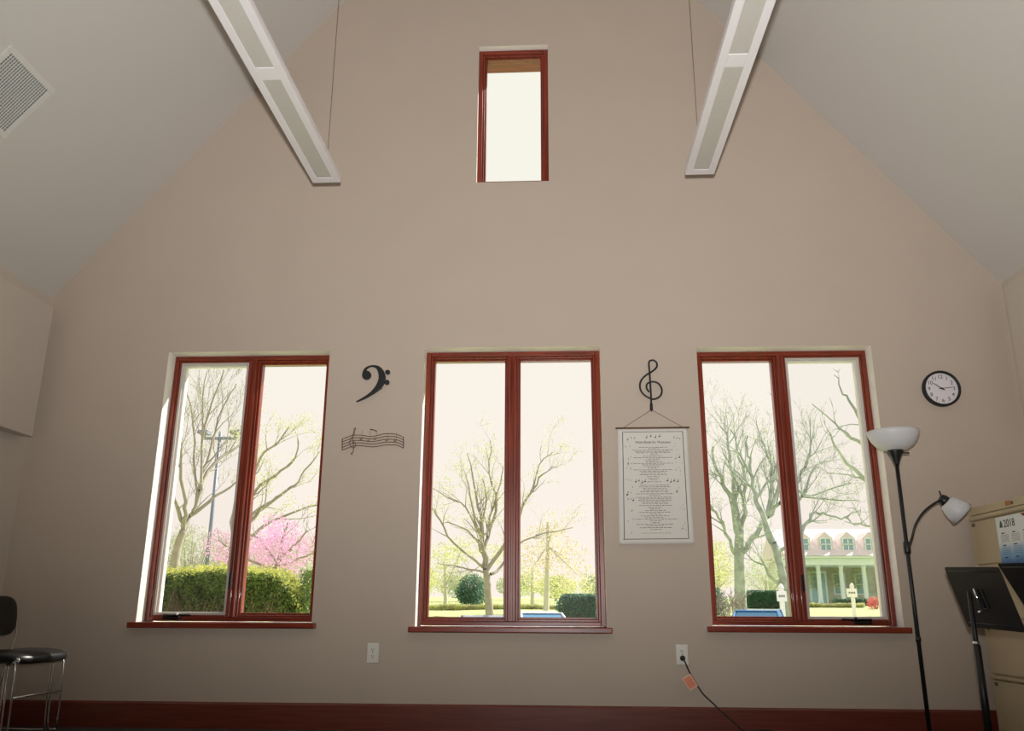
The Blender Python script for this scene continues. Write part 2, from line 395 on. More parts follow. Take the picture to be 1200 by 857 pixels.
# ---------------------------------------------------------------- acoustic panels on the side walls
def wall_panel(x0, x1, y0, y1, z0, z1, label):
    o = MB().box(x0, x1, y0, y1, z0, z1).build('acoustic_panel', M['panel'], None, 0.004)
    return tag(o, label, 'panel', 'acoustic panels on the side walls')
wall_panel(XL+0.022, -3.44, 2.6, 5.285, 1.775, 2.675, 'large pale acoustic panel on the wall above the black chair')
wall_panel(2.87, XR-0.022, 2.6, 5.212, 1.80, 2.695, 'large pale acoustic panel on the wall near the clock')

# ---------------------------------------------------------------- return air grille on the ceiling slope
def ceil_pt(s, y, out):     # s metres up the west slope from the spring line, out = metres into the room
    d = math.hypot(1, SL); ux, uz = 1/d, SL/d
    return Vector((XL+s*ux+out*uz, y, ZS+s*uz-out*ux))
g = thing('ceiling_vent', 'square white grille vent set in the sloping ceiling', 'vent', ceil_pt(0.83, 3.91, 0.0))
d_ = math.hypot(1, SL)
T = Matrix(((1/d_, 0, SL/d_, 0), (0, 1, 0, 0), (SL/d_, 0, -1/d_, 0), (0, 0, 0, 1))); T.translation = ceil_pt(0, 0, 0)
s0, s1, v0, v1 = 0.625, 1.03, 3.71, 4.122
bb = MB()
for q in ((s0, s0+0.035, v0, v1), (s1-0.035, s1, v0, v1), (s0+0.035, s1-0.035, v0, v0+0.035), (s0+0.035, s1-0.035, v1-0.035, v1)): bb.box(q[0], q[1], q[2], q[3], -0.001, 0.012, T)
bb.build('frame', M['grille'], g, 0.003)
bb = MB(); bb.box(s0+0.03, s1-0.03, v0+0.03, v1-0.03, 0.0005, 0.0015, T); bb.build('dark_backing', M['duct'], g)
bb = MB(); k = 20
for i in range(1, k):
    t = s0+0.035+(s1-s0-0.07)*i/k; bb.box(t-0.0014, t+0.0014, v0+0.035, v1-0.035, 0.0012, 0.010, T)
    t = v0+0.035+(v1-v0-0.07)*i/k; bb.box(s0+0.035, s1-0.035, t-0.0014, t+0.0014, 0.0012, 0.010, T)
tag(bb.build('grille_lattice', M['grille'], g), kind='stuff')

# ---------------------------------------------------------------- pendant light fixtures
def pendant(xc, label):
    zb, hw, h, yend = 3.222, 0.087, 0.045, 4.62
    L = 3.3
    t = thing('pendant_light', label, 'light', (xc, yend-L/2, zb), 'long suspended light fixtures')
    n = 3; per = L/n
    bb = MB()
    bb.box(xc-hw, xc+hw, yend-L, yend, zb+0.012, zb+h)
    bb.box(xc-hw, xc-0.046, yend-L, yend, zb, zb+0.012); bb.box(xc+0.046, xc+hw, yend-L, yend, zb, zb+0.012)
    edges = [yend-L]
    for i in range(n+1):
        y = yend-i*per
        ya, yb = (y-0.06, y) if i == 0 else ((y, y+0.06) if i == n else (y-0.05, y+0.05))
        bb.box(xc-0.046, xc+0.046, ya, yb, zb, zb+0.012)
    bb.build('housing', M['white'], t, 0.0025)
    for i in range(n):
        ya, yb = yend-(i+1)*per+0.05, yend-i*per-(0.06 if i == 0 else 0.05)
        MB().box(xc-0.046, xc+0.046, ya, yb, zb+0.003, zb+0.013).build('diffuser', M['diffuser'], t)
    for y in (yend-0.03, yend-1.6, yend-L+0.03):
        MB().tube([(xc, y, zb+h), (xc, y, roof_z(xc))], 0.0016, 5).build('suspension_cable', M['cable'], t)
        MB().lathe([(0.008, 0), (0.008, 0.012), (0.004, 0.02)], 12, Matrix.Translation((xc, y, zb+h)), True).build('cable_gripper', M['white'], t)
pendant(-1.400, 'long white suspended light fixture on the same side as the ceiling vent')
pendant(0.877, 'long white suspended light fixture on the side of the treble clef, away from the vent')

# ---------------------------------------------------------------- wall ornaments
YO = 5.378
outer = [(-1.293, 5.378, 2.204), (-1.286, 5.378, 2.233), (-1.262, 5.378, 2.257), (-1.222, 5.378, 2.266), (-1.182, 5.378, 2.258), (-1.151, 5.378, 2.229), (-1.135, 5.378, 2.187), (-1.136, 5.378, 2.152), (-1.154, 5.378, 2.114), (-1.187, 5.378, 2.082), (-1.231, 5.378, 2.053), (-1.279, 5.378, 2.028), (-1.321, 5.378, 2.012)]
inner = [(-1.323, 5.378, 2.018), (-1.288, 5.378, 2.038), (-1.246, 5.378, 2.067), (-1.214, 5.378, 2.099), (-1.191, 5.378, 2.137), (-1.181, 5.378, 2.176), (-1.186, 5.378, 2.214), (-1.198, 5.378, 2.239), (-1.219, 5.378, 2.253), (-1.242, 5.378, 2.254), (-1.261, 5.378, 2.241), (-1.271, 5.378, 2.225), (-1.276, 5.378, 2.209)]
def strip_prism(A, Bp, y0, y1):
    A = smooth_path(A, 4); Bp = smooth_path(Bp, 4); b = MB(); n = len(A)
    vs = []
    for p, q in zip(A, Bp): vs += [(p.x, y0, p.z), (q.x, y0, q.z), (p.x, y1, p.z), (q.x, y1, q.z)]
    fs = []
    for i in range(n-1):
        a, c = 4*i, 4*i+4
        fs += [(a, a+1, c+1, c), (a+2, c+2, c+3, a+3), (a, c, c+2, a+2), (a+1, a+3, c+3, c+1)]
    fs += [(0, 2, 3, 1), (4*n-4, 4*n-3, 4*n-1, 4*n-2)]
    b.add(vs, fs); return b
bc = thing('bass_clef_ornament', 'black metal bass clef mounted on the wall', 'ornament', (-1.22, 5.38, 2.14))
strip_prism(outer, inner[::-1], YF-0.022, YF-0.008).build('curl', M['iron'], bc, 0.0015)
def disc(b, c, r, y0, y1, n=20): b.prism_y([(c[0]+r*math.cos(2*PI*k/n), c[2]+r*math.sin(2*PI*k/n)) for k in range(n)], y0, y1)
for nm, c, r in (('curl_end', (-1.263, 5.378, 2.196), 0.031), ('dot', (-1.122, 5.378, 2.216), 0.0165), ('dot', (-1.124, 5.378, 2.146), 0.0175)):
    b = MB(); disc(b, c, r, YF-0.023, YF-0.007); b.build(nm, M['iron'], bc, 0.002)
for c in ((-1.159, 5.378, 2.214), (-1.165, 5.378, 2.108)): MB().box(c[0]-0.006, c[0]+0.006, YF-0.012, YF, c[2]-0.006, c[2]+0.006).build('wall_spacer', M['iron'], bc)

st = thing('music_staff_ornament', 'thin brown wire music staff under the bass clef', 'ornament', (-1.2, 5.38, 1.74))
top = [(-1.403, 5.380, 1.766), (-1.366, 5.380, 1.779), (-1.335, 5.380, 1.790), (-1.278, 5.380, 1.791), (-1.222, 5.380, 1.782), (-1.178, 5.380, 1.787), (-1.127, 5.380, 1.799), (-1.079, 5.380, 1.800), (-1.038, 5.380, 1.793), (-0.999, 5.380, 1.776)]
bot = [(-1.399, 5.380, 1.692), (-1.361, 5.380, 1.707), (-1.331, 5.380, 1.719), (-1.274, 5.380, 1.721), (-1.218, 5.380, 1.714), (-1.174, 5.380, 1.715), (-1.123, 5.380, 1.724), (-1.075, 5.380, 1.725), (-1.035, 5.380, 1.722), (-0.996, 5.380, 1.703)]
for k in range(5):
    pts = [Vector(a).lerp(Vector(c), k/4) for a, c in zip(top, bot)]
    MB().tube(smooth_path(pts, 3), 0.0027, 6).build('staff_line', M['brownwire'], st)
for a, c in ((top[0], bot[0]), (top[-1], bot[-1])): MB().tube([a, c], 0.0032, 6).build('end_bar', M['brownwire'], st)
cl = [(-1.325, 5.373, 1.661), (-1.338, 5.373, 1.668), (-1.324, 5.373, 1.680), (-1.325, 5.373, 1.723), (-1.333, 5.373, 1.768), (-1.329, 5.373, 1.808), (-1.317, 5.373, 1.830), (-1.321, 5.373, 1.838), (-1.328, 5.373, 1.828), (-1.322, 5.373, 1.802), (-1.345, 5.373, 1.762), (-1.350, 5.373, 1.734), (-1.330, 5.373, 1.706), (-1.309, 5.373, 1.720), (-1.319, 5.373, 1.745), (-1.335, 5.373, 1.737)]
MB().tube(smooth_path(cl, 4), 0.0026, 6).build('small_treble_clef', M['brownwire'], st)
for (a, c, hd) in (((-1.272, 5.373, 1.819), (-1.269, 5.373, 1.765), (-1.277, 5.373, 1.765)), ((-1.218, 5.373, 1.824), (-1.222, 5.373, 1.750), (-1.230, 5.373, 1.750)), ((-1.176, 5.373, 1.814), (-1.178, 5.373, 1.764), (-1.186, 5.373, 1.764)), ((-1.046, 5.373, 1.809), (-1.044, 5.373, 1.749), (-1.053, 5.373, 1.749)), ((-1.100, 5.373, 1.795), (-1.100, 5.373, 1.755), (-1.108, 5.373, 1.755))):
    b = MB(); b.tube([a, c], 0.0013, 5); disc(b, hd, 0.008, 5.370, 5.374, 12); b.build('note', M['rosewire'], st)
MB().tube([(-1.220, 5.373, 1.829), (-1.202, 5.373, 1.826), (-1.175, 5.373, 1.815)], 0.004, 6).build('note_beam', M['brownwire'], st)

tc = thing('treble_clef_hook', 'black wire treble clef wall hook above the hanging cloth', 'hook', (0.61, 5.38, 2.15))
cp = [(0.606, 5.374, 2.064), (0.591, 5.374, 2.091), (0.595, 5.374, 2.119), (0.627, 5.374, 2.134), (0.665, 5.374, 2.124), (0.688, 5.374, 2.087), (0.683, 5.374, 2.047), (0.657, 5.374, 2.023), (0.622, 5.374, 2.018), (0.580, 5.374, 2.040), (0.554, 5.374, 2.072), (0.548, 5.374, 2.113), (0.561, 5.374, 2.149), (0.593, 5.374, 2.181), (0.633, 5.374, 2.205), (0.662, 5.374, 2.234), (0.663, 5.374, 2.262), (0.644, 5.374, 2.280), (0.621, 5.374, 2.277), (0.612, 5.374, 2.259), (0.614, 5.374, 2.205), (0.616, 5.374, 2.108), (0.617, 5.374, 2.028), (0.616, 5.374, 1.982)]
MB().tube(smooth_path(cp, 5), 0.0062, 8).build('clef_wire', M['iron'], tc)
hk = Vector((0.617, 5.376, 1.988)); hb = Vector((0.616, 5.376, 1.943))
MB().tube([hk, hk.lerp(hb, .5), hb], [0.009, 0.010, 0.010], 8).build('hook_shank', M['iron'], tc)
MB().tube(smooth_path([hb+Vector((0, 0.002, 0.012)), hb+Vector((0, 0, -0.004)), hb+Vector((0, -0.016, -0.006)), hb+Vector((0, -0.022, 0.012))], 4), 0.004, 6).build('hook_tip', M['iron'], tc)

# ---------------------------------------------------------------- hanging cloth print
BY = 5.374
bTL, bTR, bBL, bBR = Vector((0.393, 5.374, 1.820)), Vector((0.840, 5.374, 1.822)), Vector((0.381, 5.374, 1.088)), Vector((0.845, 5.374, 1.093))
def bpt(u, v, off=0.0):
    p = bTL.lerp(bTR, u).lerp(bBL.lerp(bBR, u), v)
    sag = 0.004*math.sin(u*9)*math.sin(PI*min(1, v*1.4))+0.003*math.sin(u*21+v*5)*v
    p.y = BY-0.004-sag*0.6-off
    p.z -= 0.004*math.sin(PI*u)*(1-v)*0
    return p
bn = thing('cloth_wall_hanging', 'cream printed cloth hanging by a cord from the treble clef hook', 'wall hanging', (0.61, 5.37, 1.09))
b = MB(); nu, nv = 24, 36
b.add([bpt(i/nu, j/nv) for j in range(nv+1) for i in range(nu+1)], [(j*(nu+1)+i, j*(nu+1)+i+1, (j+1)*(nu+1)+i+1, (j+1)*(nu+1)+i) for j in range(nv) for i in range(nu)], True)
o = b.build('cloth', M['cloth'], bn); sm = o.modifiers.new('thickness', 'SOLIDIFY'); sm.thickness = 0.0012; sm.offset = 0
def dash(b, u0, u1, v, h):
    n = max(1, int((u1-u0)/0.04)); vs = []
    for i in range(n+1):
        u = u0+(u1-u0)*i/n; vs += [bpt(u, v-h/2, 0.0016), bpt(u, v+h/2, 0.0016)]
    b.add(vs, [(2*i, 2*i+1, 2*i+3, 2*i+2) for i in range(n)])
def vdash(b, u, v0, v1, w):
    n = max(1, int((v1-v0)/0.02)); vs = []
    for i in range(n+1):
        v = v0+(v1-v0)*i/n; vs += [bpt(u-w/2, v, 0.0016), bpt(u+w/2, v, 0.0016)]
    b.add(vs, [(2*i, 2*i+1, 2*i+3, 2*i+2) for i in range(n)])
b = MB(); dash(b, 0.075, 0.93, 0.030, 0.004); dash(b, 0.055, 0.925, 0.957, 0.005); vdash(b, 0.072, 0.03, 0.957, 0.009); vdash(b, 0.928, 0.03, 0.957, 0.009)
b.build('printed_border', M['ink'], bn)
text('printed_title', 'Note Book for Musicians', 0.022, Matrix.Translation(bpt(0.5, 0.124, 0.007)) @ Matrix.Rotation(PI/2, 4, 'X'), M['ink'], bn)
rows = [(0.168, .30, .70, 0), (0.180, .43, .58, 1), (0.192, .20, .78, 1), (0.204, .24, .74, 0), (0.216, .26, .74, 0), (0.230, .46, .56, 1), (0.246, .36, .62, 0), (0.259, .22, .76, 0), (0.272, .42, .60, 1), (0.285, .38, .56, 1), (0.298, .40, .62, 0), (0.310, .18, .78, 1), (0.322, .34, .64, 0), (0.336, .36, .60, 1), (0.350, .42, .56, 0), (0.366, .22, .76, 0), (0.380, .30, .68, 0), (0.393, .32, .66, 1), (0.408, .30, .68, 0), (0.424, .40, .58, 1), (0.440, .42, .56, 0), (0.454, .44, .54, 1), (0.470, .40, .60, 0), (0.500, .30, .70, 0), (0.514, .28, .72, 0), (0.528, .34, .66, 1), (0.542, .34, .68, 1), (0.556, .30, .70, 0), (0.574, .24, .76, 0), (0.588, .42, .58, 1), (0.604, .24, .74, 0), (0.617, .28, .72, 0), (0.630, .27, .72, 0), (0.645, .32, .68, 0), (0.658, .33, .68, 1), (0.674, .28, .72, 0), (0.688, .40, .60, 1), (0.702, .43, .56, 0), (0.716, .36, .64, 0), (0.732, .28, .70, 0), (0.747, .42, .58, 1), (0.762, .30, .68, 0), (0.776, .36, .62, 1), (0.790, .18, .80, 0), (0.805, .42, .58, 1), (0.820, .45, .55, 0), (0.834, .24, .74, 0), (0.848, .38, .62, 1), (0.862, .28, .72, 0), (0.877, .42, .58, 1)]
bd, bg_ = MB(), MB(); R = random.Random(3)
for (v, ua, ub, g_) in rows:
    u = ua
    while u < ub:
        w_ = R.uniform(0.02, 0.06); dash(bg_ if g_ or R.random() < .3 else bd, u, min(u+w_, ub), v, 0.0036); u += w_+0.012
tag(bd.build('printed_text', M['ink'], bn), kind='stuff'); tag(bg_.build('faint_printed_text', M['inkgrey'], bn), kind='stuff')
b = MB(); u = 0.30
while u < 0.70: dash(b, u, u+0.035, 0.908, 0.003); u += 0.045
b.build('red_printed_line', M['inkred'], bn)
b = MB()
def note_print(u, v, s):
    s *= 0.72
    c = bpt(u, v, 0.0018); n = 8
    b.add([(c.x+s*math.cos(2*PI*k/n)*1.2, c.y, c.z+s*math.sin(2*PI*k/n)) for k in range(n)], [tuple(range(n))])
    b.add([(c.x+s*.8, c.y, c.z), (c.x+s*1.3, c.y, c.z), (c.x+s*1.3, c.y, c.z+s*4), (c.x+s*.8, c.y, c.z+s*4)], [(0, 1, 2, 3)])
for (u, v, s) in [(.41, .082, .006), (.47, .070, .006), (.535, .080, .006), (.595, .072, .006), (.14, .10, .005), (.19, .085, .004), (.24, .088, .004), (.80, .085, .004), (.84, .092, .004), (.88, .095, .004), (.24, .470, .006), (.285, .462, .005), (.33, .478, .006), (.37, .468, .006), (.68, .462, .006), (.725, .474, .006), (.77, .466, .006), (.82, .470, .006), (.12, .580, .007), (.20, .630, .006), (.80, .560, .006), (.14, .31, .005), (.86, .26, .006)]: note_print(u, v, s)
for k in range(44):
    side = k % 2; u = (R.uniform(.10, .20) if side == 0 else R.uniform(.79, .90)); note_print(u, R.uniform(.14, .93), R.uniform(.002, .0036))
tag(b.build('printed_notes', M['ink'], bn), kind='stuff')
MB().tube([bTL+Vector((-0.012, -0.004, 0.004)), bTR+Vector((0.012, -0.004, 0.004))], 0.006, 8).build('hanging_rod', M['twine'], bn)
ap = hb+Vector((0, -0.010, 0.001))
for q, u in ((bTL, 0.09), (bTR, 0.93)):
    e = bTL.lerp(bTR, u)+Vector((0, -0.004, 0.008))
    MB().tube([e, ap], 0.0015, 5).build('hanging_cord', M['twine'], bn)

# ---------------------------------------------------------------- outlets, cord with tag
def outlet(x, z, label):
    o = thing('wall_outlet', label, 'outlet', (x, YF, z), 'duplex wall outlets')
    MB().box(x-0.036, x+0.036, YF-0.006, YF, z-0.058, z+0.058).build('cover_plate', M['plate'], o, 0.004)
    for s in (1, -1):
        zc = z+s*0.0195
        b = MB(); b.prism_y([(x+0.0168*math.cos(2*PI*k/20), zc+max(-0.0135, min(0.0135, 0.0168*math.sin(2*PI*k/20)))) for k in range(20)], YF-0.0085, YF-0.004)
        rc = b.build('receptacle', M['plate'], o, 0.001)
        for (dx, dz, w_, h_) in ((-0.0062, 0.003, 0.0013, 0.0045), (0.0062, 0.003, 0.0013, 0.0038), (0.0, -0.0075, 0.0026, 0.0026)):
            MB().box(x+dx-w_, x+dx+w_, YF-0.0092, YF-0.007, zc+dz-h_, zc+dz+h_).build('slot', M['slot'], rc)
    b = MB(); disc(b, (x, 0, z), 0.003, YF-0.0068, YF-0.005, 10); b.build('screw', M['cable'], o)
outlet(-1.134, 0.438, 'white outlet with nothing plugged in')
outlet(0.738, 0.442, 'white outlet with a black plug in its lower socket')
pc = thing('power_cord', 'black power cord with a salmon tag, plugged into the outlet', 'cord', (0.738, 5.37, 0.42))
px, pz = 0.738, 0.442-0.0195
b = MB(); b.lathe([(0.015, 0), (0.016, 0.012), (0.013, 0.026), (0.006, 0.034)], 16, Matrix.Translation((px, YF-0.0088, pz)) @ Matrix.Rotation(PI/2, 4, 'X'), True); b.build('plug', M['rubber'], pc)
cpts = [Vector((px, YF-0.04, pz)), Vector((px+0.006, YF-0.045, pz-0.012)), Vector((0.773, 5.355, 0.343)), Vector((0.795, 5.355, 0.305)), Vector((0.819, 5.352, 0.263)), Vector((0.847, 5.350, 0.222)), Vector((0.898, 5.345, 0.175)), Vector((0.935, 5.340, 0.138)), Vector((0.971, 5.330, 0.108)), Vector((1.020, 5.320, 0.066)), Vector((1.066, 5.300, 0.033)), Vector((1.20, 5.24, 0.045)), Vector((1.32, 5.18, 0.006)), Vector((1.55, 5.06, 0.006)), Vector((1.72, 5.08, 0.006)), Vector((1.86, 5.06, 0.012))]
MB().tube(smooth_path(cpts, 6), 0.0042, 8).build('cord', M['rubber'], pc)
tq = [Vector((0.723, 5.352, 0.310)), Vector((0.776, 5.352, 0.337)), Vector((0.816, 5.352, 0.270)), Vector((0.771, 5.352, 0.240))]
def slab(q, y0, y1): 
    return MB().prism_y([(p.x, p.z) for p in q], y0, y1)
slab(tq, 5.348, 5.351).build('tag_sleeve', M['clear'], pc)
ctr = sum(tq, Vector())/4
slab([ctr.lerp(p, 0.78) for p in tq], 5.3468, 5.3482).build('paper_tag', M['tag'], pc)

# ---------------------------------------------------------------- wall clock
kx, kz, kr = 2.467, 2.070, 0.117
ck = thing('wall_clock', 'round black rimmed white clock on the wall', 'clock', (kx, YF, kz))
TC = Matrix.Translation((kx, YF, kz)) @ Matrix.Rotation(PI/2, 4, 'X')
MB().lathe([(kr, 0.0), (kr, 0.030), (kr-0.004, 0.036), (kr-0.010, 0.036), (kr-0.014, 0.030), (kr-0.015, 0.020)], 48, TC).build('rim', M['black'], ck)
b = MB(); b.lathe([(kr-0.001, 0.001), (kr-0.001, 0.019)], 48, TC, True); b.build('dial', M['clockface'], ck)
for h in range(1, 13):
    a = h*PI/6; r_ = 0.078
    text('numeral', str(h), 0.034, Matrix.Translation((kx+r_*math.sin(a), YF-0.0196, kz+r_*math.cos(a)-0.001)) @ Matrix.Rotation(PI/2, 4, 'X'), M['ink'], ck, depth=0.0003)
b = MB()
for k in range(60):
    a = k*PI/30; c = Vector((math.sin(a), 0, math.cos(a))); p0 = Vector((kx, YF-0.0198, kz))+c*0.0955; p1 = p0+c*0.004; s_ = Vector((math.cos(a), 0, -math.sin(a)))*0.0005
    b.add([p0-s_, p0+s_, p1+s_, p1-s_], [(0, 1, 2, 3)])
tag(b.build('minute_marks', M['inkgrey'], ck), kind='stuff')
def hand(name, deg, ln, w_, y):
    a = math.radians(deg); c = Vector((math.sin(a), 0, math.cos(a))); s_ = Vector((math.cos(a), 0, -math.sin(a))); o_ = Vector((kx, y, kz))
    q = [o_-c*0.018+s_*w_, o_+c*ln+s_*w_*.6, o_+c*ln-s_*w_*.6, o_-c*0.018-s_*w_]
    MB().prism_y([(p.x, p.z) for p in q], y, y-0.0012).build(name, M['black'], ck)
hand('hour_hand', 307, 0.060, 0.0028, YF-0.022); hand('minute_hand', 84, 0.078, 0.0022, YF-0.025)
hand('second_hand', 118, 0.022, 0.0012, YF-0.0275)
b = MB(); disc(b, (kx, 0, kz), 0.005, YF-0.030, YF-0.019, 14); b.build('hub', M['black'], ck)

# ---------------------------------------------------------------- torchiere floor lamp with reading arm
lx, ly = 1.992, 5.03
lp = thing('floor_lamp', 'black torchiere floor lamp with white bowl and reading arm', 'lamp', (lx, ly, 0))
MB().lathe([(0.0, 0.0), (0.128, 0.0), (0.130, 0.010), (0.120, 0.020), (0.060, 0.030), (0.018, 0.040)], 40, Matrix.Translation((lx, ly, 0))).build('base', M['blackmatte'], lp)
b = MB(); b.tube([(lx, ly, 0.03), (lx, ly, 1.54)], 0.0115, 14); b.build('pole', M['blackmatte'], lp)
for z in (0.55, 1.03): MB().lathe([(0.0115, -0.014), (0.0145, -0.012), (0.0145, 0.012), (0.0115, 0.014)], 16, Matrix.Translation((lx, ly, z))).build('pole_joint', M['blackmatte'], lp)
cu_ = MB().lathe([(0.012, 0.0), (0.016, 0.01), (0.027, 0.045), (0.044, 0.078), (0.046, 0.088), (0.030, 0.090)], 28, Matrix.Translation((lx, ly, 1.520)), True).build('socket_cup', M['blackmatte'], lp)
b = MB(); b.tube([(lx+0.03, ly-0.005, 1.592), (lx+0.072, ly-0.02, 1.590)], [0.004, 0.005], 8); b.build('switch', M['black'], cu_)
prof = [(0.030, 0.0), (0.072, 0.010), (0.104, 0.032), (0.127, 0.062), (0.141, 0.095), (0.146, 0.118), (0.143, 0.118), (0.137, 0.095), (0.123, 0.064), (0.100, 0.036), (0.070, 0.015), (0.030, 0.005)]
MB().lathe(prof, 48, Matrix.Translation((lx, ly, 1.604))).build('bowl_shade', M['shade'], lp)
ah = Vector((2.209, 4.990, 1.318))
arm = [Vector((lx, ly-0.008, 1.045)), Vector((lx+0.010, ly-0.018, 1.062)), Vector((2.023, 5.010, 1.112)), Vector((2.044, 5.000, 1.174)), Vector((2.086, 4.990, 1.236)), Vector((2.145, 4.990, 1.284)), ah]
MB().tube(smooth_path(arm, 5), 0.0065, 10).build('gooseneck_arm', M['blackmatte'], lp)
MB().lathe([(0.017, -0.03), (0.019, -0.02), (0.019, 0.03), (0.016, 0.035)], 16, Matrix.Translation((lx, ly, 1.045)), True).build('arm_bracket', M['blackmatte'], lp)
ax = Vector((0.62, -0.10, -0.60)).normalized()
TA = Matrix.Translation(ah) @ ax.to_track_quat('Z', 'Y').to_matrix().to_4x4()
so = MB().lathe([(0.004, -0.018), (0.022, -0.014), (0.030, 0.004), (0.030, 0.026), (0.024, 0.034)], 24, TA, True).build('arm_socket', M['blackmatte'], lp)
b = MB(); b.tube([ah+Vector((-0.004, 0, 0.02)), ah+Vector((-0.012, 0, 0.046))], [0.003, 0.005], 8); b.build('thumb_switch', M['black'], so)
MB().lathe([(0.024, 0.022), (0.045, 0.030), (0.058, 0.055), (0.068, 0.090), (0.074, 0.130), (0.072, 0.130), (0.065, 0.090), (0.055, 0.057), (0.043, 0.034), (0.024, 0.026)], 36, TA).build('arm_shade', M['shade'], lp)

# ---------------------------------------------------------------- lateral filing cabinet with a calendar
fx, fy0, fy1, fh = 2.50, 4.42, 5.335, 1.30
fc = thing('filing_cabinet', 'putty coloured steel lateral filing cabinet with a calendar on its top drawer', 'cabinet', (2.72, 4.88, 0))
b = MB(); b.box(fx+0.016, XR-0.02, fy0, fy1, 0, fh); b.box(fx, fx+0.016, fy0, fy0+0.018, 0, fh); b.box(fx, fx+0.016, fy1-0.018, fy1, 0, fh); b.box(fx, fx+0.016, fy0+0.018, fy1-0.018, 1.254, fh); b.box(fx, fx+0.016, fy0+0.018, fy1-0.018, 0, 0.045)
b.build('body', M['cab'], fc, 0.003)
for za, zb_ in ((0.966, 1.246), (0.662, 0.958), (0.358, 0.654), (0.052, 0.350)):
    dr = MB().box(fx-0.002, fx+0.015, fy0+0.021, fy1-0.021, za, zb_-0.030).build('drawer', M['cab'], fc, 0.003)
    b = MB(); b.prism_y([(fx+0.015, zb_-0.026), (fx-0.002, zb_-0.026), (fx-0.012, zb_-0.018), (fx-0.012, zb_-0.002), (fx+0.015, zb_-0.002)], fy0+0.021, fy1-0.021); b.build('drawer_pull', M['cab'], dr, 0.002)
    MB().box(fx-0.0035, fx-0.001, fy1-0.075, fy1-0.035, zb_-0.060, zb_-0.040).build('label_holder', M['cable'], dr)
lk = MB().box(fx-0.004, fx+0.001, 4.83, 4.88, 1.266, 1.290).build('lock_label', M['lock'], fc, 0.001); lk['label'] = 'small orange brown label'
b = MB(); b.lathe([(0.009, 0), (0.009, 0.006), (0.006, 0.008)], 14, Matrix.Translation((fx, 4.81, 1.276)) @ Matrix.Rotation(-PI/2, 4, 'Y'), True); b.build('key_lock', M['cable'], fc)

ca = thing('wall_calendar', 'blue and white 2018 calendar stuck to the filing cabinet', 'calendar', (fx, 4.80, 1.0))
cy0, cy1, cz0, cz1 = 4.52, 4.985, 0.90, 1.208
CX = fx-0.0155
mcal = bpy.data.materials.new('calendar_print'); mcal.use_nodes = True
nt = mcal.node_tree; bs = nt.nodes['Principled BSDF']; bs.inputs['Roughness'].default_value = 0.7
tcn = nt.nodes.new('ShaderNodeTexCoord'); sp = nt.nodes.new('ShaderNodeSeparateXYZ'); mr = nt.nodes.new('ShaderNodeMapRange'); cr = nt.nodes.new('ShaderNodeValToRGB'); nz = nt.nodes.new('ShaderNodeTexNoise'); ad = nt.nodes.new('ShaderNodeMath')
nz.inputs['Scale'].default_value = 14; nt.links.new(tcn.outputs['Object'], nz.inputs[0]); nt.links.new(tcn.outputs['Object'], sp.inputs[0])
mr.inputs[1].default_value = cz0; mr.inputs[2].default_value = cz1; nt.links.new(sp.outputs['Z'], mr.inputs[0])
ad.operation = 'MULTIPLY_ADD'; nt.links.new(nz.outputs[0], ad.inputs[0]); ad.inputs[1].default_value = 0.12; nt.links.new(mr.outputs[0], ad.inputs[2])
nt.links.new(ad.outputs[0], cr.inputs[0]); nt.links.new(cr.outputs[0], bs.inputs['Base Color'])
cr.color_ramp.elements[0].position = 0.22; cr.color_ramp.elements[0].color = srgb(58, 112, 176)
cr.color_ramp.elements[1].position = 0.62; cr.color_ramp.elements[1].color = srgb(238, 240, 240)
e = cr.color_ramp.elements.new(0.44); e.color = srgb(150, 190, 222)
MB().box(CX-0.001, CX, cy0, cy1, cz0, cz1).build('sheet', mcal, ca)
RY = Matrix.Rotation(-PI/2, 4, 'Z') @ Matrix.Rotation(PI/2, 4, 'X')
text('printed_year', '2018', 0.060, Matrix.Translation((CX-0.0016, 4.842, 1.166)) @ RY, M['ink'], ca, depth=0.0003)
b = MB()
def cdash(ya, yb, z, h): b.add([(CX-0.0016, ya, z-h), (CX-0.0016, yb, z-h), (CX-0.0016, yb, z+h), (CX-0.0016, ya, z+h)], [(0, 1, 2, 3)])
for r in range(3):
    for c in range(4):
        y = 4.955-c*0.115; z = 1.118-r*0.066
        cdash(y-0.05, y-0.015, z, 0.0028)
tag(b.build('month_headings', M['ink'], ca), kind='stuff')
b = MB()
for r in range(3):
    for c in range(4):
        y = 4.955-c*0.115; z = 1.118-r*0.066
        for k in range(5): 
            for q in range(7): cdash(y-0.006-q*0.0125-0.007, y-0.006-q*0.0125, z-0.011-k*0.0088, 0.0018)
tag(b.build('printed_dates', M['inkgrey'], ca), kind='stuff')
b = MB(); b.prism_x([(4.948, 1.150), (4.942, 1.172), (4.930, 1.190), (4.918, 1.176), (4.914, 1.150)], CX-0.0018, CX-0.0012); b.build('printed_tree', M['darkleaf'], ca)
b = MB(); b.prism_x([(cy0+0.002, cz1-0.002), (4.715, cz1-0.002), (4.66, cz1-0.030), (cy0+0.002, cz1-0.034)], CX-0.0018, CX-0.0012); b.build('printed_banner', M['red'], ca)

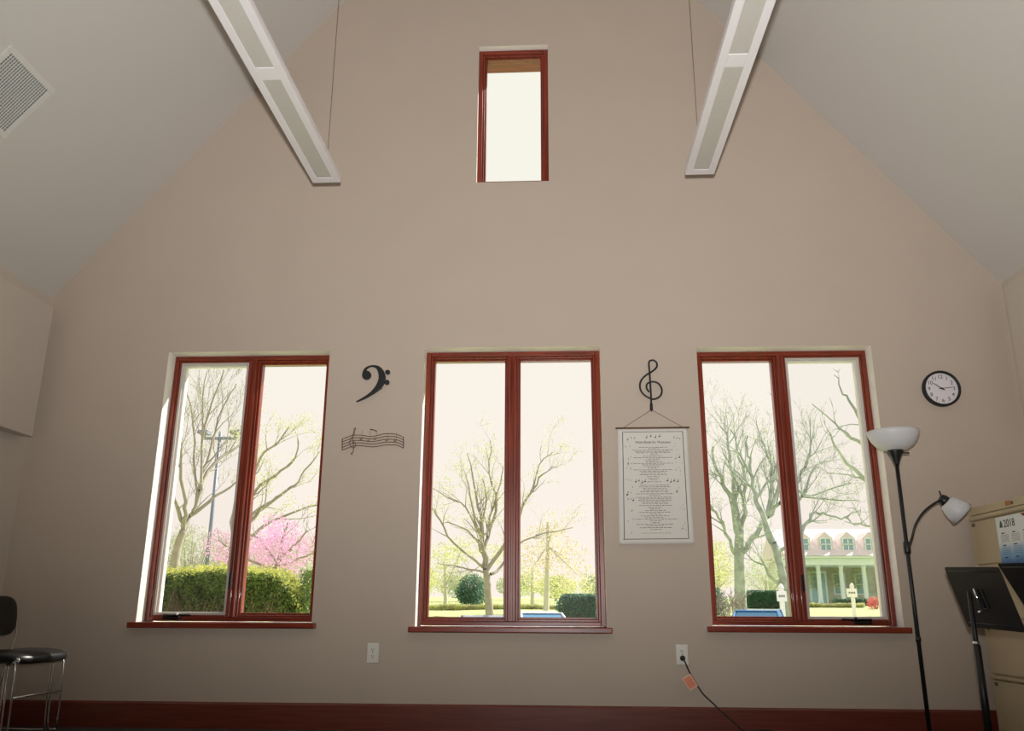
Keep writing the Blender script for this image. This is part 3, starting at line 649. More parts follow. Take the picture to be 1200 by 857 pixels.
# ---------------------------------------------------------------- music stands
def music_stand(A, Bp, dz, dx, base, label):
    # A: far top corner of the desk, Bp: near top corner; the desk leans so that its foot is dx further east and dz lower
    A, Bp = Vector(A), Vector(Bp); e = (Bp-A).normalized(); dn = Vector((dx, 0.0, -dz)); nrm = e.cross(dn).normalized()
    if nrm.x > 0: nrm = -nrm
    t = thing('music_stand', label, 'music stand', (base[0], base[1], 0), 'black music stands')
    L = (Bp-A).length; H = dn.length; dn = dn.normalized(); ins = 0.012
    def P(u, v, k): return A+e*u+dn*v+nrm*k
    pts = []
    for (u, v, a0) in ((ins, ins, PI), (L-ins, ins, 1.5*PI), (L, H, None), (0, H, None)):
        if a0 is None: pts.append((u, v))
        else:
            for k in range(5): 
                a = a0+k*PI/8; pts.append((u+ins*math.cos(a), v+ins*math.sin(a)))
    n = len(pts); b = MB(); b.add([P(u, v, 0.0015) for u, v in pts]+[P(u, v, 0) for u, v in pts], [tuple(range(n)), tuple(range(2*n-1, n-1, -1))]+[(i, i+n, (i+1) % n+n, (i+1) % n) for i in range(n)])
    b.build('desk', M['blackmatte'], t)
    b = MB()
    q = [P(0, H, 0.0015), P(L, H, 0.0015), P(L, H, -0.055), P(0, H, -0.055)]; q2 = [p+dn*0.0018 for p in q]
    b.add(q+q2, [(0, 1, 2, 3), (7, 6, 5, 4), (0, 4, 5, 1), (1, 5, 6, 2), (2, 6, 7, 3), (3, 7, 4, 0)]); b.build('desk_lip', M['blackmatte'], t)
    for v in (0.02, H-0.02):
        MB().tube([P(0.02, v, 0.003), P(L-0.02, v, 0.003)], 0.003, 6).build('stiffening_rib', M['blackmatte'], t)
    bx, by = base; ctrp = P(L/2, H*0.48, 0.0)
    b = MB(); c0 = P(L*.5, H*.36, 0.004); c1 = P(L*.5, H*.66, 0.004)
    for s_ in (-1, 1): b.tube([c0+e*0.016*s_, c1+e*0.016*s_, c1+e*0.016*s_+nrm*0.03], 0.005, 8)
    b.build('desk_bracket', M['black'], t)
    MB().tube([P(L*.5-0.022, H*.34, 0.012), P(L*.5-0.022, H*.66, 0.014)], 0.0055, 10).build('tilt_bar', M['chrome'], t)
    MB().tube([P(L*.5-0.045, H*.72, 0.016), P(L*.5-0.020, H*.72, 0.016)], 0.009, 12).build('tilt_bolt', M['chrome'], t)
    topz = P(L*.5, H*.40, 0).z
    MB().tube([(bx, by, topz), (bx, by, 0.40)], 0.0105, 14).build('inner_tube', M['black'], t)
    MB().tube([(bx, by, 0.55), (bx, by, 0.10)], 0.0165, 14).build('outer_tube', M['blackmatte'], t)
    MB().tube([(bx, by, 0.548), (bx, by, 0.566)], 0.0150, 14).build('height_collar', M['chrome'], t)
    for k in range(3):
        a = 0.4+k*2*PI/3; c, s_ = math.cos(a), math.sin(a)
        lg = MB().tube(smooth_path([(bx+c*0.010, by+s_*0.010, 0.17), (bx+c*0.06, by+s_*0.06, 0.125), (bx+c*0.19, by+s_*0.19, 0.05), (bx+c*0.235, by+s_*0.235, 0.014)], 4), 0.0085, 8).build('leg', M['blackmatte'], t)
        MB().lathe([(0.010, 0), (0.011, 0.014), (0.008, 0.022)], 10, Matrix.Translation((bx+c*0.235, by+s_*0.235, 0.0)), True).build('rubber_foot', M['rubber'], lg)
music_stand((1.89, 4.35, 0.906), (1.955, 3.955, 0.888), 0.277, 0.075, (1.900, 4.150), 'whole black music stand in front of the filing cabinet, its back showing')
music_stand((2.105, 4.27, 0.920), (2.20, 3.86, 0.905), 0.235, 0.115, (2.135, 4.065), 'partly visible black music stand below the calendar, behind the other stand')

# ---------------------------------------------------------------- chair beside the west wall
ch = thing('stacking_chair', 'black padded stacking chair with thin chrome legs beside the wall', 'chair', (-3.15, 4.95, 0))
def cushion(name, c, sx, sy, sz, rot, p=2.6, taper=0.0):
    b = MB(); n, mth = 28, 14; vs = []; fs = []
    se = lambda w_, m_: math.copysign(abs(w_)**m_, w_)
    Rm = rot
    for j in range(mth+1):
        ph = -PI/2+PI*j/mth
        for i in range(n):
            th = 2*PI*i/n
            v = Vector((sx*se(math.cos(ph), .35)*se(math.cos(th), .42), sy*se(math.cos(ph), .35)*se(math.sin(th), .42), sz*se(math.sin(ph), .7)))
            v.z += taper*(v.x/sx)**2
            vs.append(Vector(c)+Rm @ v)
    for j in range(mth):
        for i in range(n): fs.append((j*n+i, j*n+(i+1) % n, (j+1)*n+(i+1) % n, (j+1)*n+i))
    b.add(vs, fs, True); return b.build(name, M['upholstery'], ch)
I3 = Matrix.Identity(3)
cushion('seat', (-3.130, 4.95, 0.432), 0.225, 0.262, 0.036, Matrix.Rotation(-0.03, 3, 'Y'), taper=-0.022)
cushion('backrest', (-3.305, 4.95, 0.648), 0.020, 0.252, 0.115, Matrix.Rotation(-0.12, 3, 'Y'))
for sgn, ys in ((1, 5.185), (-1, 4.715)):
    tube = lambda nm, pts, r=0.0058, k=4: MB().tube(smooth_path(pts, k), r, 8).build(nm, M['chrome'], ch)
    tube('front_leg', [(-2.955, ys, 0.410), (-2.945, ys, 0.30), (-2.94, ys, 0.012)])
    tube('front_leg', [(-3.000, ys-sgn*0.02, 0.410), (-2.995, ys-sgn*0.02, 0.20), (-2.985, ys-sgn*0.012, 0.012)])
    tube('brace_rod', [(-3.015, ys-sgn*0.02, 0.410), (-3.012, ys-sgn*0.02, 0.20), (-3.005, ys-sgn*0.012, 0.012)], 0.005)
    tube('sled_rail', [(-2.94, ys, 0.012), (-3.10, ys, 0.009), (-3.36, ys, 0.012)])
    tube('rear_leg', [(-3.36, ys, 0.012), (-3.33, ys, 0.22), (-3.295, ys, 0.42), (-3.288, ys+sgn*0.022, 0.55), (-3.318, ys+sgn*0.018, 0.700)])
    tube('seat_rail', [(-2.955, ys, 0.410), (-3.14, ys, 0.406), (-3.32, ys, 0.400)])
    if sgn < 0:
      b = MB(); b.lathe([(0.020, -0.006), (0.022, 0), (0.020, 0.006), (0.006, 0.009)], 18, Matrix.Translation((-2.955, ys-sgn*0.004, 0.412)) @ Matrix.Rotation(PI/2, 4, 'X'), True); b.build('joint_cap', M['chrome'], ch)
    for fx_ in (-2.95, -3.35):
        b = MB(); b.box(fx_-0.012, fx_+0.012, ys-0.009, ys+0.009, 0, 0.010); b.build('glide', M['rubber'], ch, 0.002)
MB().tube([(-2.942, 4.715, 0.225), (-2.942, 5.185, 0.225)], 0.0058, 8).build('front_stretcher', M['chrome'], ch)
MB().tube([(-3.338, 4.715, 0.225), (-3.338, 5.185, 0.225)], 0.0058, 8).build('rear_stretcher', M['chrome'], ch)

# ================================================================ outside
def lerp_prof(P, y):
    for (a, za), (c, zc) in zip(P[:-1], P[1:]):
        if y <= c:
            t = max(0, (y-a)/(c-a)); t = t*t*(3-2*t); return za+(zc-za)*t
    return P[-1][1]
PR = [(5.6, 0.25), (8, 0.1), (13, -0.78), (29, -0.80), (37, 0.34), (45, 0.72), (58, 1.06), (110, 2.2)]
PLF = [(5.6, 0.25), (9, 0.45), (12.5, 0.585), (15.5, 0.585), (22, 0.45), (37, 0.5), (58, 0.9), (110, 2.2)]
def ground_z(x, y):
    k = (x+4.7)/1.2; k = max(0, min(1, k)); k = k*k*(3-2*k)
    return lerp_prof(PLF, y)*(1-k)+lerp_prof(PR, y)*k
b = MB(); xs = [-70+i*1.5 for i in range(94)]; ys = [5.64+j*1.0 for j in range(30)]+[35.64+j*2.5 for j in range(30)]
b.add([(x, y, ground_z(x, y)) for y in ys for x in xs], [(j*len(xs)+i, j*len(xs)+i+1, (j+1)*len(xs)+i+1, (j+1)*len(xs)+i) for j in range(len(ys)-1) for i in range(len(xs)-1)], True)
tag(b.build('lawn', M['grass']), kind='structure')
b = MB(); xs = [-1.4+i*1.2 for i in range(40)]; ys = [14+j*1.0 for j in range(15)]
b.add([(x, y, ground_z(x, y)+0.03) for y in ys for x in xs], [(j*len(xs)+i, j*len(xs)+i+1, (j+1)*len(xs)+i+1, (j+1)*len(xs)+i) for j in range(len(ys)-1) for i in range(len(xs)-1)], True)
tag(b.build('parking_pavement', M['asphalt']), kind='structure')

def leaf_cloud(b, R, clumps, n, size, flat=0.0):
    tot = sum(c[1][0]*c[1][1]*c[1][2] for c in clumps)
    for (c, r) in clumps:
        for _ in range(max(1, int(n*r[0]*r[1]*r[2]/tot))):
            while True:
                p = Vector((R.uniform(-1, 1), R.uniform(-1, 1), R.uniform(-1, 1)))
                if p.length <= 1: break
            leaf(b, R, Vector((c[0]+p.x*r[0], c[1]+p.y*r[1], c[2]+p.z*r[2])), size*R.uniform(.6, 1.3))
def leaf(b, R, p, s):
    u = Vector((R.gauss(0, 1), R.gauss(0, 1), R.gauss(0, 1))).normalized(); w_ = u.orthogonal().normalized()
    b.add([p-u*s*.5, p+w_*s*.3, p+u*s*.5, p-w_*s*.3], [(0, 1, 2, 3)])
def rdir(R, d, spread):
    v = Vector((R.gauss(0, 1), R.gauss(0, 1), R.gauss(0, 1))); v = v-d*v.dot(d)
    return (d+v.normalized()*spread*R.uniform(.6, 1.2)).normalized()
def sprout(R, path, r0, r1, blimb, btwig, level, upw, dens, lmax, tips):
    # children along the outer part of a limb
    N = len(path); Ls = sum((path[i+1]-path[i]).length for i in range(N-1))
    cnt = max(2, int(Ls*dens*2.2))
    for _ in range(cnt):
        f = R.uniform(.18, 1.0)*(N-1); i = min(N-2, int(f)); t = f-i
        p = path[i].lerp(path[i+1], t); d = (path[i+1]-path[i]).normalized(); r = (r0+(r1-r0)*f/(N-1))*R.uniform(.35, .6)
        nd = rdir(R, d, .95); nd = (nd+Vector((0, 0, upw))).normalized()
        ln = lmax*R.uniform(.45, 1.0); pts = [p]; q = p
        for k in range(4 if level else 3):
            nd = (rdir(R, nd, .22)+Vector((0, 0, upw*.3))).normalized(); q = q+nd*ln/4; pts.append(q)
        r = max(r, 0.008)
        rr = [r*(1-.8*k/(len(pts)-1)) for k in range(len(pts))]
        (blimb if level >= 2 else btwig).tube(pts, rr, 4 if level >= 2 else 3, False)
        tips.append(q)
        if level > 0: sprout(R, pts, r, r*.3, blimb, btwig, level-1, upw, dens*1.6, lmax*.5, tips)
def tree(name, label, trunk, rt0, rt1, limbs, bark, twig, level=2, dens=1.0, lmax=1.5, upw=.25, leaves=None, nleaf=0, lsize=.1, group='trees seen through the windows', cat='tree', seed=1, grow_leaf=True):
    R = random.Random(seed)
    tr = [Vector(p) for p in trunk]; g0 = Vector((tr[0].x, tr[0].y, ground_z(tr[0].x, tr[0].y)-0.06))
    if tr[0].z > g0.z+0.05: tr = [g0]+tr
    t = thing(name, label, cat, (g0.x, g0.y, g0.z+0.06), group)
    tp = smooth_path(tr, 4); n = len(tp)
    b = MB(); b.tube(tp, [rt0*1.25+(rt1-rt0*1.25)*(i/(n-1))**.7 for i in range(n)], 10); b.build('trunk', bark, t)
    bl, bt, tips = MB(), MB(), []
    for (pts, ra, rb) in limbs:
        p = smooth_path([Vector(q) for q in pts], 3); k = len(p)
        for q in p[1:]: q += Vector((R.gauss(0, 1), R.gauss(0, 1)*1.5, R.gauss(0, 1)))*ra*.35
        bl.tube(p, [ra+(rb-ra)*i/(k-1) for i in range(k)], 7, False)
        tips.append(p[-1]); sprout(R, p, ra, rb, bl, bt, level, upw, dens, lmax, tips)
    bl.build('branches', bark, t)
    if bt.v: tag(bt.build('twigs', twig, t), kind='stuff')
    if leaves is not None and nleaf:
        bf = MB()
        for _ in range(nleaf):
            q = R.choice(tips); leaf(bf, R, q+Vector((R.gauss(0, 1), R.gauss(0, 1), R.gauss(0, 1)))*lsize*2.2, lsize*R.uniform(.6, 1.4))
        tag(bf.build('leaves', leaves, t), kind='stuff')
    return t

# tree behind the hedge, west
tree('bare_tree', 'tall bare forked tree behind the hedge near the lamp post', [(-11.785, 26.000, 1.023), (-11.756, 26.000, 1.805), (-11.719, 26.000, 2.497), (-11.591, 26.000, 3.016)], 0.15, 0.11,
  [([(-11.591, 26.000, 3.016), (-11.472, 25.750, 3.513), (-11.510, 25.500, 4.112), (-11.634, 25.250, 5.423), (-11.595, 25.000, 6.124)], .08, .03), ([(-11.591, 26.000, 3.016), (-11.488, 26.200, 3.509), (-11.425, 26.400, 3.907), (-11.766, 26.600, 5.337), (-12.086, 26.800, 6.919), (-12.491, 27.000, 7.675)], .065, .02),
   ([(-11.358, 26.000, 3.593), (-11.189, 26.000, 4.284), (-11.227, 26.000, 5.231), (-11.418, 26.000, 6.730), (-11.440, 26.000, 8.131)], .06, .015), ([(-11.203, 26.000, 4.661), (-11.201, 26.200, 5.155), (-11.145, 26.400, 5.970), (-11.098, 26.600, 6.664), (-10.937, 26.800, 7.435), (-10.772, 27.000, 7.957)], .045, .02),
   ([(-11.265, 26.000, 5.478), (-11.155, 25.667, 5.989), (-10.843, 25.333, 6.904), (-10.403, 25.000, 7.895)], .04, .02), ([(-11.241, 26.000, 4.258), (-11.117, 26.667, 5.234), (-10.640, 27.333, 5.919), (-10.434, 28.000, 6.490)], .07, .02), ([(-11.585, 26.000, 3.199), (-11.655, 25.333, 3.778), (-11.569, 24.667, 4.460), (-11.512, 24.000, 4.988)], .07, .02), ([(-11.452, 26.000, 3.462), (-11.015, 26.333, 3.952), (-10.716, 26.667, 4.347), (-10.239, 27.000, 4.809)], .07,.02)],
  M['bark'], M['bark'], 2, 0.8, 2.0, .35, M['paleleaf'], 2500, .05, seed=11)
tree('bare_tree', 'wide bare tree whose boughs sweep up through the fixed pane beside the pink blossom', [(-8.194, 21.000, 1.167), (-8.128, 21.000, 1.779), (-8.012, 21.000, 2.360)], 0.13, 0.09,
  [([(-8.012, 21.000, 2.360), (-7.700, 20.750, 3.217), (-7.430, 20.500, 4.308), (-6.962, 20.250, 4.603), (-6.571, 20.000, 4.978)], .045, .015), ([(-8.012, 21.000, 2.360), (-7.886, 21.000, 3.077), (-7.605, 21.000, 3.590), (-7.153, 21.000, 3.957), (-6.717, 21.000, 4.282), (-6.588, 21.000, 4.611), (-6.632, 21.000, 4.900)], .05, .015),
   ([(-8.004, 21.000, 2.277), (-7.766, 21.167, 2.796), (-7.486, 21.333, 3.200), (-7.103, 21.500, 3.547), (-6.839, 21.667, 3.813), (-6.646, 21.833, 4.196), (-6.342, 22.000, 4.749)], .055, .015), ([(-8.029, 21.000, 2.089), (-7.939, 21.250, 2.677), (-7.793, 21.500, 3.003), (-7.424, 21.750, 3.448), (-7.267, 22.000, 3.591)], .06, .015), ([(-8.019, 21.000, 1.986), (-7.387, 20.667, 2.478), (-6.674, 20.333, 2.856), (-5.717, 20.000, 3.082)], .06, .015), ([(-8.012, 21.000, 2.360), (-8.295, 21.333, 3.072), (-8.239, 21.667, 3.996), (-8.338, 22.000, 4.736)], .07, .015)],
  M['bark'], M['twig'], 2, 0.8, 1.2, .2, M['limeleaf'], 2200, .045, seed=12)
# pink flowering tree
R = random.Random(21)
t = tree('flowering_tree', 'pink blossoming tree beyond the hedge', [(-5.916, 18.000, 0.931), (-5.916, 18.000, 1.364), (-5.901, 18.000, 1.626)], 0.09, 0.06,
  [([(-5.901, 18.000, 1.626), (-5.426, 17.500, 1.944), (-4.998, 17.000, 2.212)], .04, .012), ([(-5.901, 18.000, 1.626), (-5.864, 18.000, 2.069), (-5.749, 18.000, 2.481)], .04, .012), ([(-5.901, 18.000, 1.626), (-6.398, 18.500, 2.015), (-6.875, 19.000, 2.391)], .04, .012), ([(-5.926, 18.000, 1.486), (-6.570, 18.000, 1.713), (-7.239, 18.000, 2.122)], .04, .012), ([(-5.895, 18.000, 1.556), (-5.317, 17.500, 1.687), (-4.797, 17.000, 1.826)], .03, .012)],
  M['bark'], M['bark'], 1, 1.5, .7, .2, seed=22)
b = MB()
leaf_cloud(b, R, [((-6.078, 18.000, 1.980), (.42, .6, .40)), ((-5.782, 18.000, 2.194), (.38, .6, .36)), ((-5.443, 17.600, 1.778), (.40, .6, .34)), ((-6.501, 18.400, 1.863), (.40, .6, .36)), ((-7.347, 18.400, 2.007), (.34, .5, .40)), ((-6.922, 18.200, 1.724), (.34, .5, .3)), ((-5.309, 18.000, 2.034), (.28, .4, .24)), ((-5.820, 18.000, 1.539), (.5, .5, .22)), ((-6.046, 18.000, 2.482), (.30, .4, .2))], 5200, .05)
tag(b.build('blossoms', M['blossom'], t), kind='stuff')

# long clipped hedge on the bank
def hedge(name, label, x0, x1, y0, y1, h, n, size, m, cat='hedge', grp=None, seed=1, core=M['hedgecore'], zt=None, round_=0.0, backlit=0):
    R = random.Random(seed); cx, cyy = (x0+x1)/2, (y0+y1)/2
    t = thing(name, label, cat, (cx, cyy, ground_z(cx, cyy)), grp)
    b = MB(); xs = [x0+(x1-x0)*i/12 for i in range(13)]; a = 0.10
    for xa, xb in zip(xs[:-1], xs[1:]):
        gz = ground_z((xa+xb)/2, cyy); tz = (zt if zt is not None else gz+h)
        b.box(max(xa, x0+a), min(xb, x1-a), y0+a, y1-a, gz-0.02, tz-a*.9)
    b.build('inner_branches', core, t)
    b = MB()
    for _ in range(n):
        x = R.uniform(x0, x1); gz = ground_z(x, cyy); tz = (zt if zt is not None else gz+h)
        f = R.random()
        if f < .55: p = Vector((x, y0+abs(R.gauss(0, .06)), gz+0.02+(tz-gz-0.02)*(R.random()**.6 if backlit else R.random())))
        elif f < .85: p = Vector((x, R.uniform(y0, y1), tz-abs(R.gauss(0, .05))))
        else:
            p = Vector((R.choice((x0, x1))+R.gauss(0, .05), R.uniform(y0, y1), gz+0.02+(tz-gz)*R.random()))
        p += Vector((R.gauss(0, .03), R.gauss(0, .03), R.gauss(0, .025)+0.03*math.sin(x*3.1)))
        if round_ and p.z > tz-round_:
            dxx = max(0, x0+round_-p.x, p.x-x1+round_)
            if math.hypot(dxx, p.z-(tz-round_)) > round_: continue
        leaf(b, R, p, size*R.uniform(.6, 1.4))
    tag(b.build('leaves', m, t), kind='stuff')
    if backlit:  # paler leaves along the top imitate sun shining through from behind
        b = MB()
        for _ in range(backlit):
            x = R.uniform(x0, x1); gz = ground_z(x, cyy); tz = (zt if zt is not None else gz+h)
            leaf(b, R, Vector((x, R.uniform(y0-.06, y1+.02), tz+R.gauss(0, .045)+0.035+0.03*math.sin(x*3.1))), size*R.uniform(.6, 1.3))
        g_ = tag(b.build('backlit_top_leaves', M['backlitleaf'], t), kind='stuff'); g_['label'] = 'fresh yellow green leaves along the top, sunlight put into their colour'
    b = MB()
    for _ in range(int((110 if backlit else 40)*(x1-x0))):
        x = R.uniform(x0+.1, x1-.1); gz = ground_z(x, cyy); p = Vector((x, y0+R.uniform(-.03, .09), gz)); q = p+Vector((R.gauss(0, .15), R.uniform(-.04, .02), R.uniform(.15, .42)))
        b.tube([p, q], [.005, .003], 3, False)
    tag(b.build('twigs', M['hedgetwig'], t), kind='stuff')
    return t
hedge('clipped_hedge', 'long clipped green hedge filling the bottom of the window above the chair', -10.5, -4.1, 14.0, 14.9, 0.66, 60000, .050, M['hedgeleaf'], grp=None, seed=31, backlit=15000)

# parking lot light post
pb = Vector((-12.332, 30.000, 1.658)); gz = ground_z(pb.x, 30)
lpst = thing('lamp_post', 'slim grey parking lot lamp post with a crossarm and box heads', 'lamp post', (pb.x, 30, gz))
ptop = Vector((-12.453, 30.000, 6.976)); pm = Vector((pb.x+0.30, 30, 0)); px_ = (pb.x+ptop.x)/2
zt_ = ptop.z
MB().tube([(px_, 30, gz-0.05), (px_, 30, zt_)], [0.075, 0.055], 10).build('pole', M['pole'], lpst)
MB().lathe([(0.16, 0), (0.16, 0.10), (0.09, 0.14)], 14, Matrix.Translation((px_, 30, gz-0.02)), True).build('base_collar', M['pole'], lpst)
za_ = Vector((-12.443, 30.000, 6.720)).z
MB().box(px_-0.62, px_+0.62, 29.96, 30.04, za_-0.05, za_+0.05).build('crossarm', M['pole'], lpst)
for s_ in (-1, 1):
    MB().tube([(px_+s_*0.56, 30, za_+0.03), (px_+s_*0.60, 30, za_+0.16)], 0.03, 8).build('head_bracket', M['pole'], lpst)
    MB().prism_x([(29.75, za_+0.16), (30.25, za_+0.16), (30.2, za_+0.28), (29.8, za_+0.28)], px_+s_*0.60-0.18, px_+s_*0.60+0.18).build('lamp_head', M['pole'], lpst)

# thicket behind the hedge
def bush(name, label, c, r, n, size, m, grp, stems=8, cat='bush', seed=1, stemm=None, ns=1):
    R = random.Random(seed); gz = ground_z(c[0], c[1])
    t = thing(name, label, cat, (c[0], c[1], gz), grp)
    b = MB(); bt = MB(); tips = []
    for k in range(stems):
        a = 2*PI*k/stems+R.uniform(-.3, .3); q = Vector((c[0]+r[0]*.75*math.cos(a), c[1]+r[1]*.75*math.sin(a), c[2]+r[2]*R.uniform(.1, .8)))
        p = Vector((c[0]+.06*math.cos(a), c[1]+.06*math.sin(a), gz-0.03)); mid = p.lerp(q, .5)+Vector((0, 0, r[2]*.2))
        pts = smooth_path([p, mid, q], 3); b.tube(pts, [.03*max(r)*(1-.8*i/(len(pts)-1)) for i in range(len(pts))], 5, False)
        sprout(R, pts, .012*max(r), .006, bt, bt, ns, .2, 2.5/max(r)*1.2, max(r)*.5, tips)
    b.build('stems', stemm or M['bark'], t)
    tag(bt.build('twigs', stemm or M['twig'], t), kind='stuff')
    if n:
        bl = MB(); lobes = [(c, r)]+[((c[0]+R.uniform(-.6, .6)*r[0], c[1]+R.uniform(-.6, .6)*r[1], c[2]+R.uniform(-.4, .6)*r[2]), (r[0]*.5, r[1]*.5, r[2]*.45)) for _ in range(9)]
        leaf_cloud(bl, R, lobes, n, size); tag(bl.build('leaves', m, t), kind='stuff')
    return t
GB = 'pale shrubs in the thicket behind the hedge'
for k, (c, r) in enumerate([((-13.567, 29.000, 2.331), (.85, .8, .9)), ((-14.231, 33.000, 2.722), (.9, .8, 1.2)), ((-14.172, 36.000, 2.731), (.9, .8, 1.1)), ((-10.974, 31.500, 2.386), (.95, .8, .8)), ((-10.819, 35.000, 2.782), (1.0, .8, 1.0)), ((-8.313, 31.000, 2.394), (.9, .8, .8))]):
    bush('thicket_shrub', 'pale budding shrub in the thicket behind the clipped hedge', c, r, 900, .10, M['paleleaf'], GB, 12, seed=40+k, ns=2)

# ---- centre window
tree('bare_tree', 'bare spreading tree with a single trunk in the middle window', [(-2.886, 37.000, 0.384), (-2.970, 37.000, 1.356), (-3.063, 37.000, 2.343)], 0.19, 0.14,
  [([(-3.063, 37.000, 2.343), (-3.212, 37.000, 2.985), (-3.294, 37.000, 3.562), (-3.306, 37.000, 4.363)], .15, .09), ([(-3.204, 37.000, 2.449), (-3.491, 36.500, 2.706), (-4.356, 36.000, 3.378), (-4.929, 35.500, 4.321), (-5.158, 35.000, 4.760)], .07, .02), ([(-3.251, 37.000, 3.165), (-3.473, 37.333, 3.587), (-4.272, 37.667, 4.243), (-5.042, 38.000, 4.463)], .06, .02), ([(-3.212, 37.000, 2.985), (-3.355, 37.250, 3.690), (-4.042, 37.500, 5.048), (-4.845, 37.750, 5.496), (-5.626, 38.000, 5.952)], .06, .02),
   ([(-3.259, 37.000, 3.707), (-3.536, 36.667, 4.439), (-3.824, 36.333, 5.828), (-3.909, 36.000, 6.295)], .06, .02), ([(-3.306, 37.000, 4.363), (-3.525, 37.000, 5.509), (-3.930, 37.000, 7.403)], .07, .02), ([(-3.267, 37.000, 4.253), (-3.197, 37.000, 4.583), (-3.103, 37.000, 5.397), (-3.273, 37.000, 6.259)], .06, .02), ([(-3.177, 37.000, 3.165), (-3.054, 37.200, 3.759), (-2.670, 37.400, 4.922), (-2.783, 37.600, 5.699), (-3.023, 37.800, 6.571), (-3.057, 38.000, 8.133)], .09, .02), ([(-3.037, 37.000, 3.743), (-2.963, 37.333, 4.618), (-2.524, 37.667, 6.127), (-2.422, 38.000, 7.028)], .06, .02),
   ([(-3.019, 37.000, 2.343), (-2.321, 36.833, 3.334), (-1.767, 36.667, 4.220), (-1.394, 36.500, 5.220), (-1.020, 36.333, 5.710), (-0.611, 36.167, 6.309), (-0.021, 36.000, 6.648)], .09, .015), ([(-1.039, 37.000, 5.802), (-0.763, 36.500, 6.771), (-0.162, 36.000, 7.241)], .04, .012), ([(-2.871, 37.000, 2.166), (-2.468, 37.500, 2.474), (-1.866, 38.000, 3.418), (-0.512, 38.500, 4.018), (0.725, 39.000, 4.329)], .07, .015), ([(-3.054, 37.000, 2.201), (-3.537, 36.667, 2.327), (-4.229, 36.333, 2.450), (-5.054, 36.000, 2.571)], .05, .015)],
  M['bark'], M['twig'], 2, 0.8, 1.5, .25, M['limeleaf'], 4000, .07, seed=51)
for k, (tk, cc, mm, lb, sd) in enumerate([
   ([(-0.581, 42.000, 0.825), (-0.532, 42.000, 2.092), (-0.479, 42.000, 3.706), (-0.471, 42.000, 4.857)], [((-0.562, 42.000, 3.706), (1.5, 1.3, 1.2)), ((0.468, 42.000, 3.098), (1.3, 1.2, 1.0)), ((-1.189, 42.000, 2.691), (1.0, 1.2, .9)), ((-0.137, 42.000, 4.732), (.9, .9, .7)), ((0.991, 42.000, 2.295), (1.0, 1.0, .8))], 'peachleaf', 'budding tree with sparse peach and yellow leaves over the parked white car', 61),
   ([(-6.455, 50.000, 0.825), (-6.483, 50.000, 1.864), (-6.571, 50.000, 3.302)], [((-6.627, 50.000, 3.544), (1.2, 1.2, 1.0)), ((-5.640, 50.000, 4.031), (1.1, 1.1, .8)), ((-7.091, 50.000, 2.339), (.9, 1.0, .8)), ((-3.396, 50.000, 3.791), (1.3, 1.1, .7))], 'limeleaf', 'low lime green budding tree behind the single trunk tree', 62),
   ([(-1.528, 52.000, 0.950), (-1.526, 52.000, 1.929), (-1.523, 52.000, 3.167)], [((-1.984, 52.000, 2.421), (1.3, 1.2, .9)), ((0.302, 52.000, 1.935), (2.2, 1.2, .6))], 'limeleaf', 'small far tree with a dark trunk at the edge of the lawn', 63)]):
    t = tree('budding_tree', lb, tk, 0.16, 0.07, [([tk[-2], Vector(c[0])], .05, .015) for c in cc], M['twig'], M['twig'], 1, 1.2, 1.1, .2, seed=sd)
    R = random.Random(sd); b = MB(); leaf_cloud(b, R, cc, 1700, .13); tag(b.build('leaves', M[mm], t), kind='stuff')
bush('evergreen_bush', 'dark blue green evergreen tree at the end of the far lawn', (-4.751, 48.000, 1.640), (0.86, .8, 1.0), 6500, .11, M['darkleaf'], None, 6, 'bush', 71)
hedge('clipped_hedge', 'dark green clipped hedge beside the parked white car', (0.025, 30.000, 1.127)[0], (0.025, 30.000, 1.127)[0]+3.2, 30, 31.2, 1.9, 22000, .06, M['darkleaf'], seed=72, zt=1.24, round_=.25)
hedge('clipped_hedge', 'low bright yellow green hedge running across the far lawn', (-7.297, 46.000, 0.808)[0], (0.077, 46.000, 0.841)[0], 46, 47, 0.5, 14000, .09, M['limeleaf'], seed=73, zt=0.93)

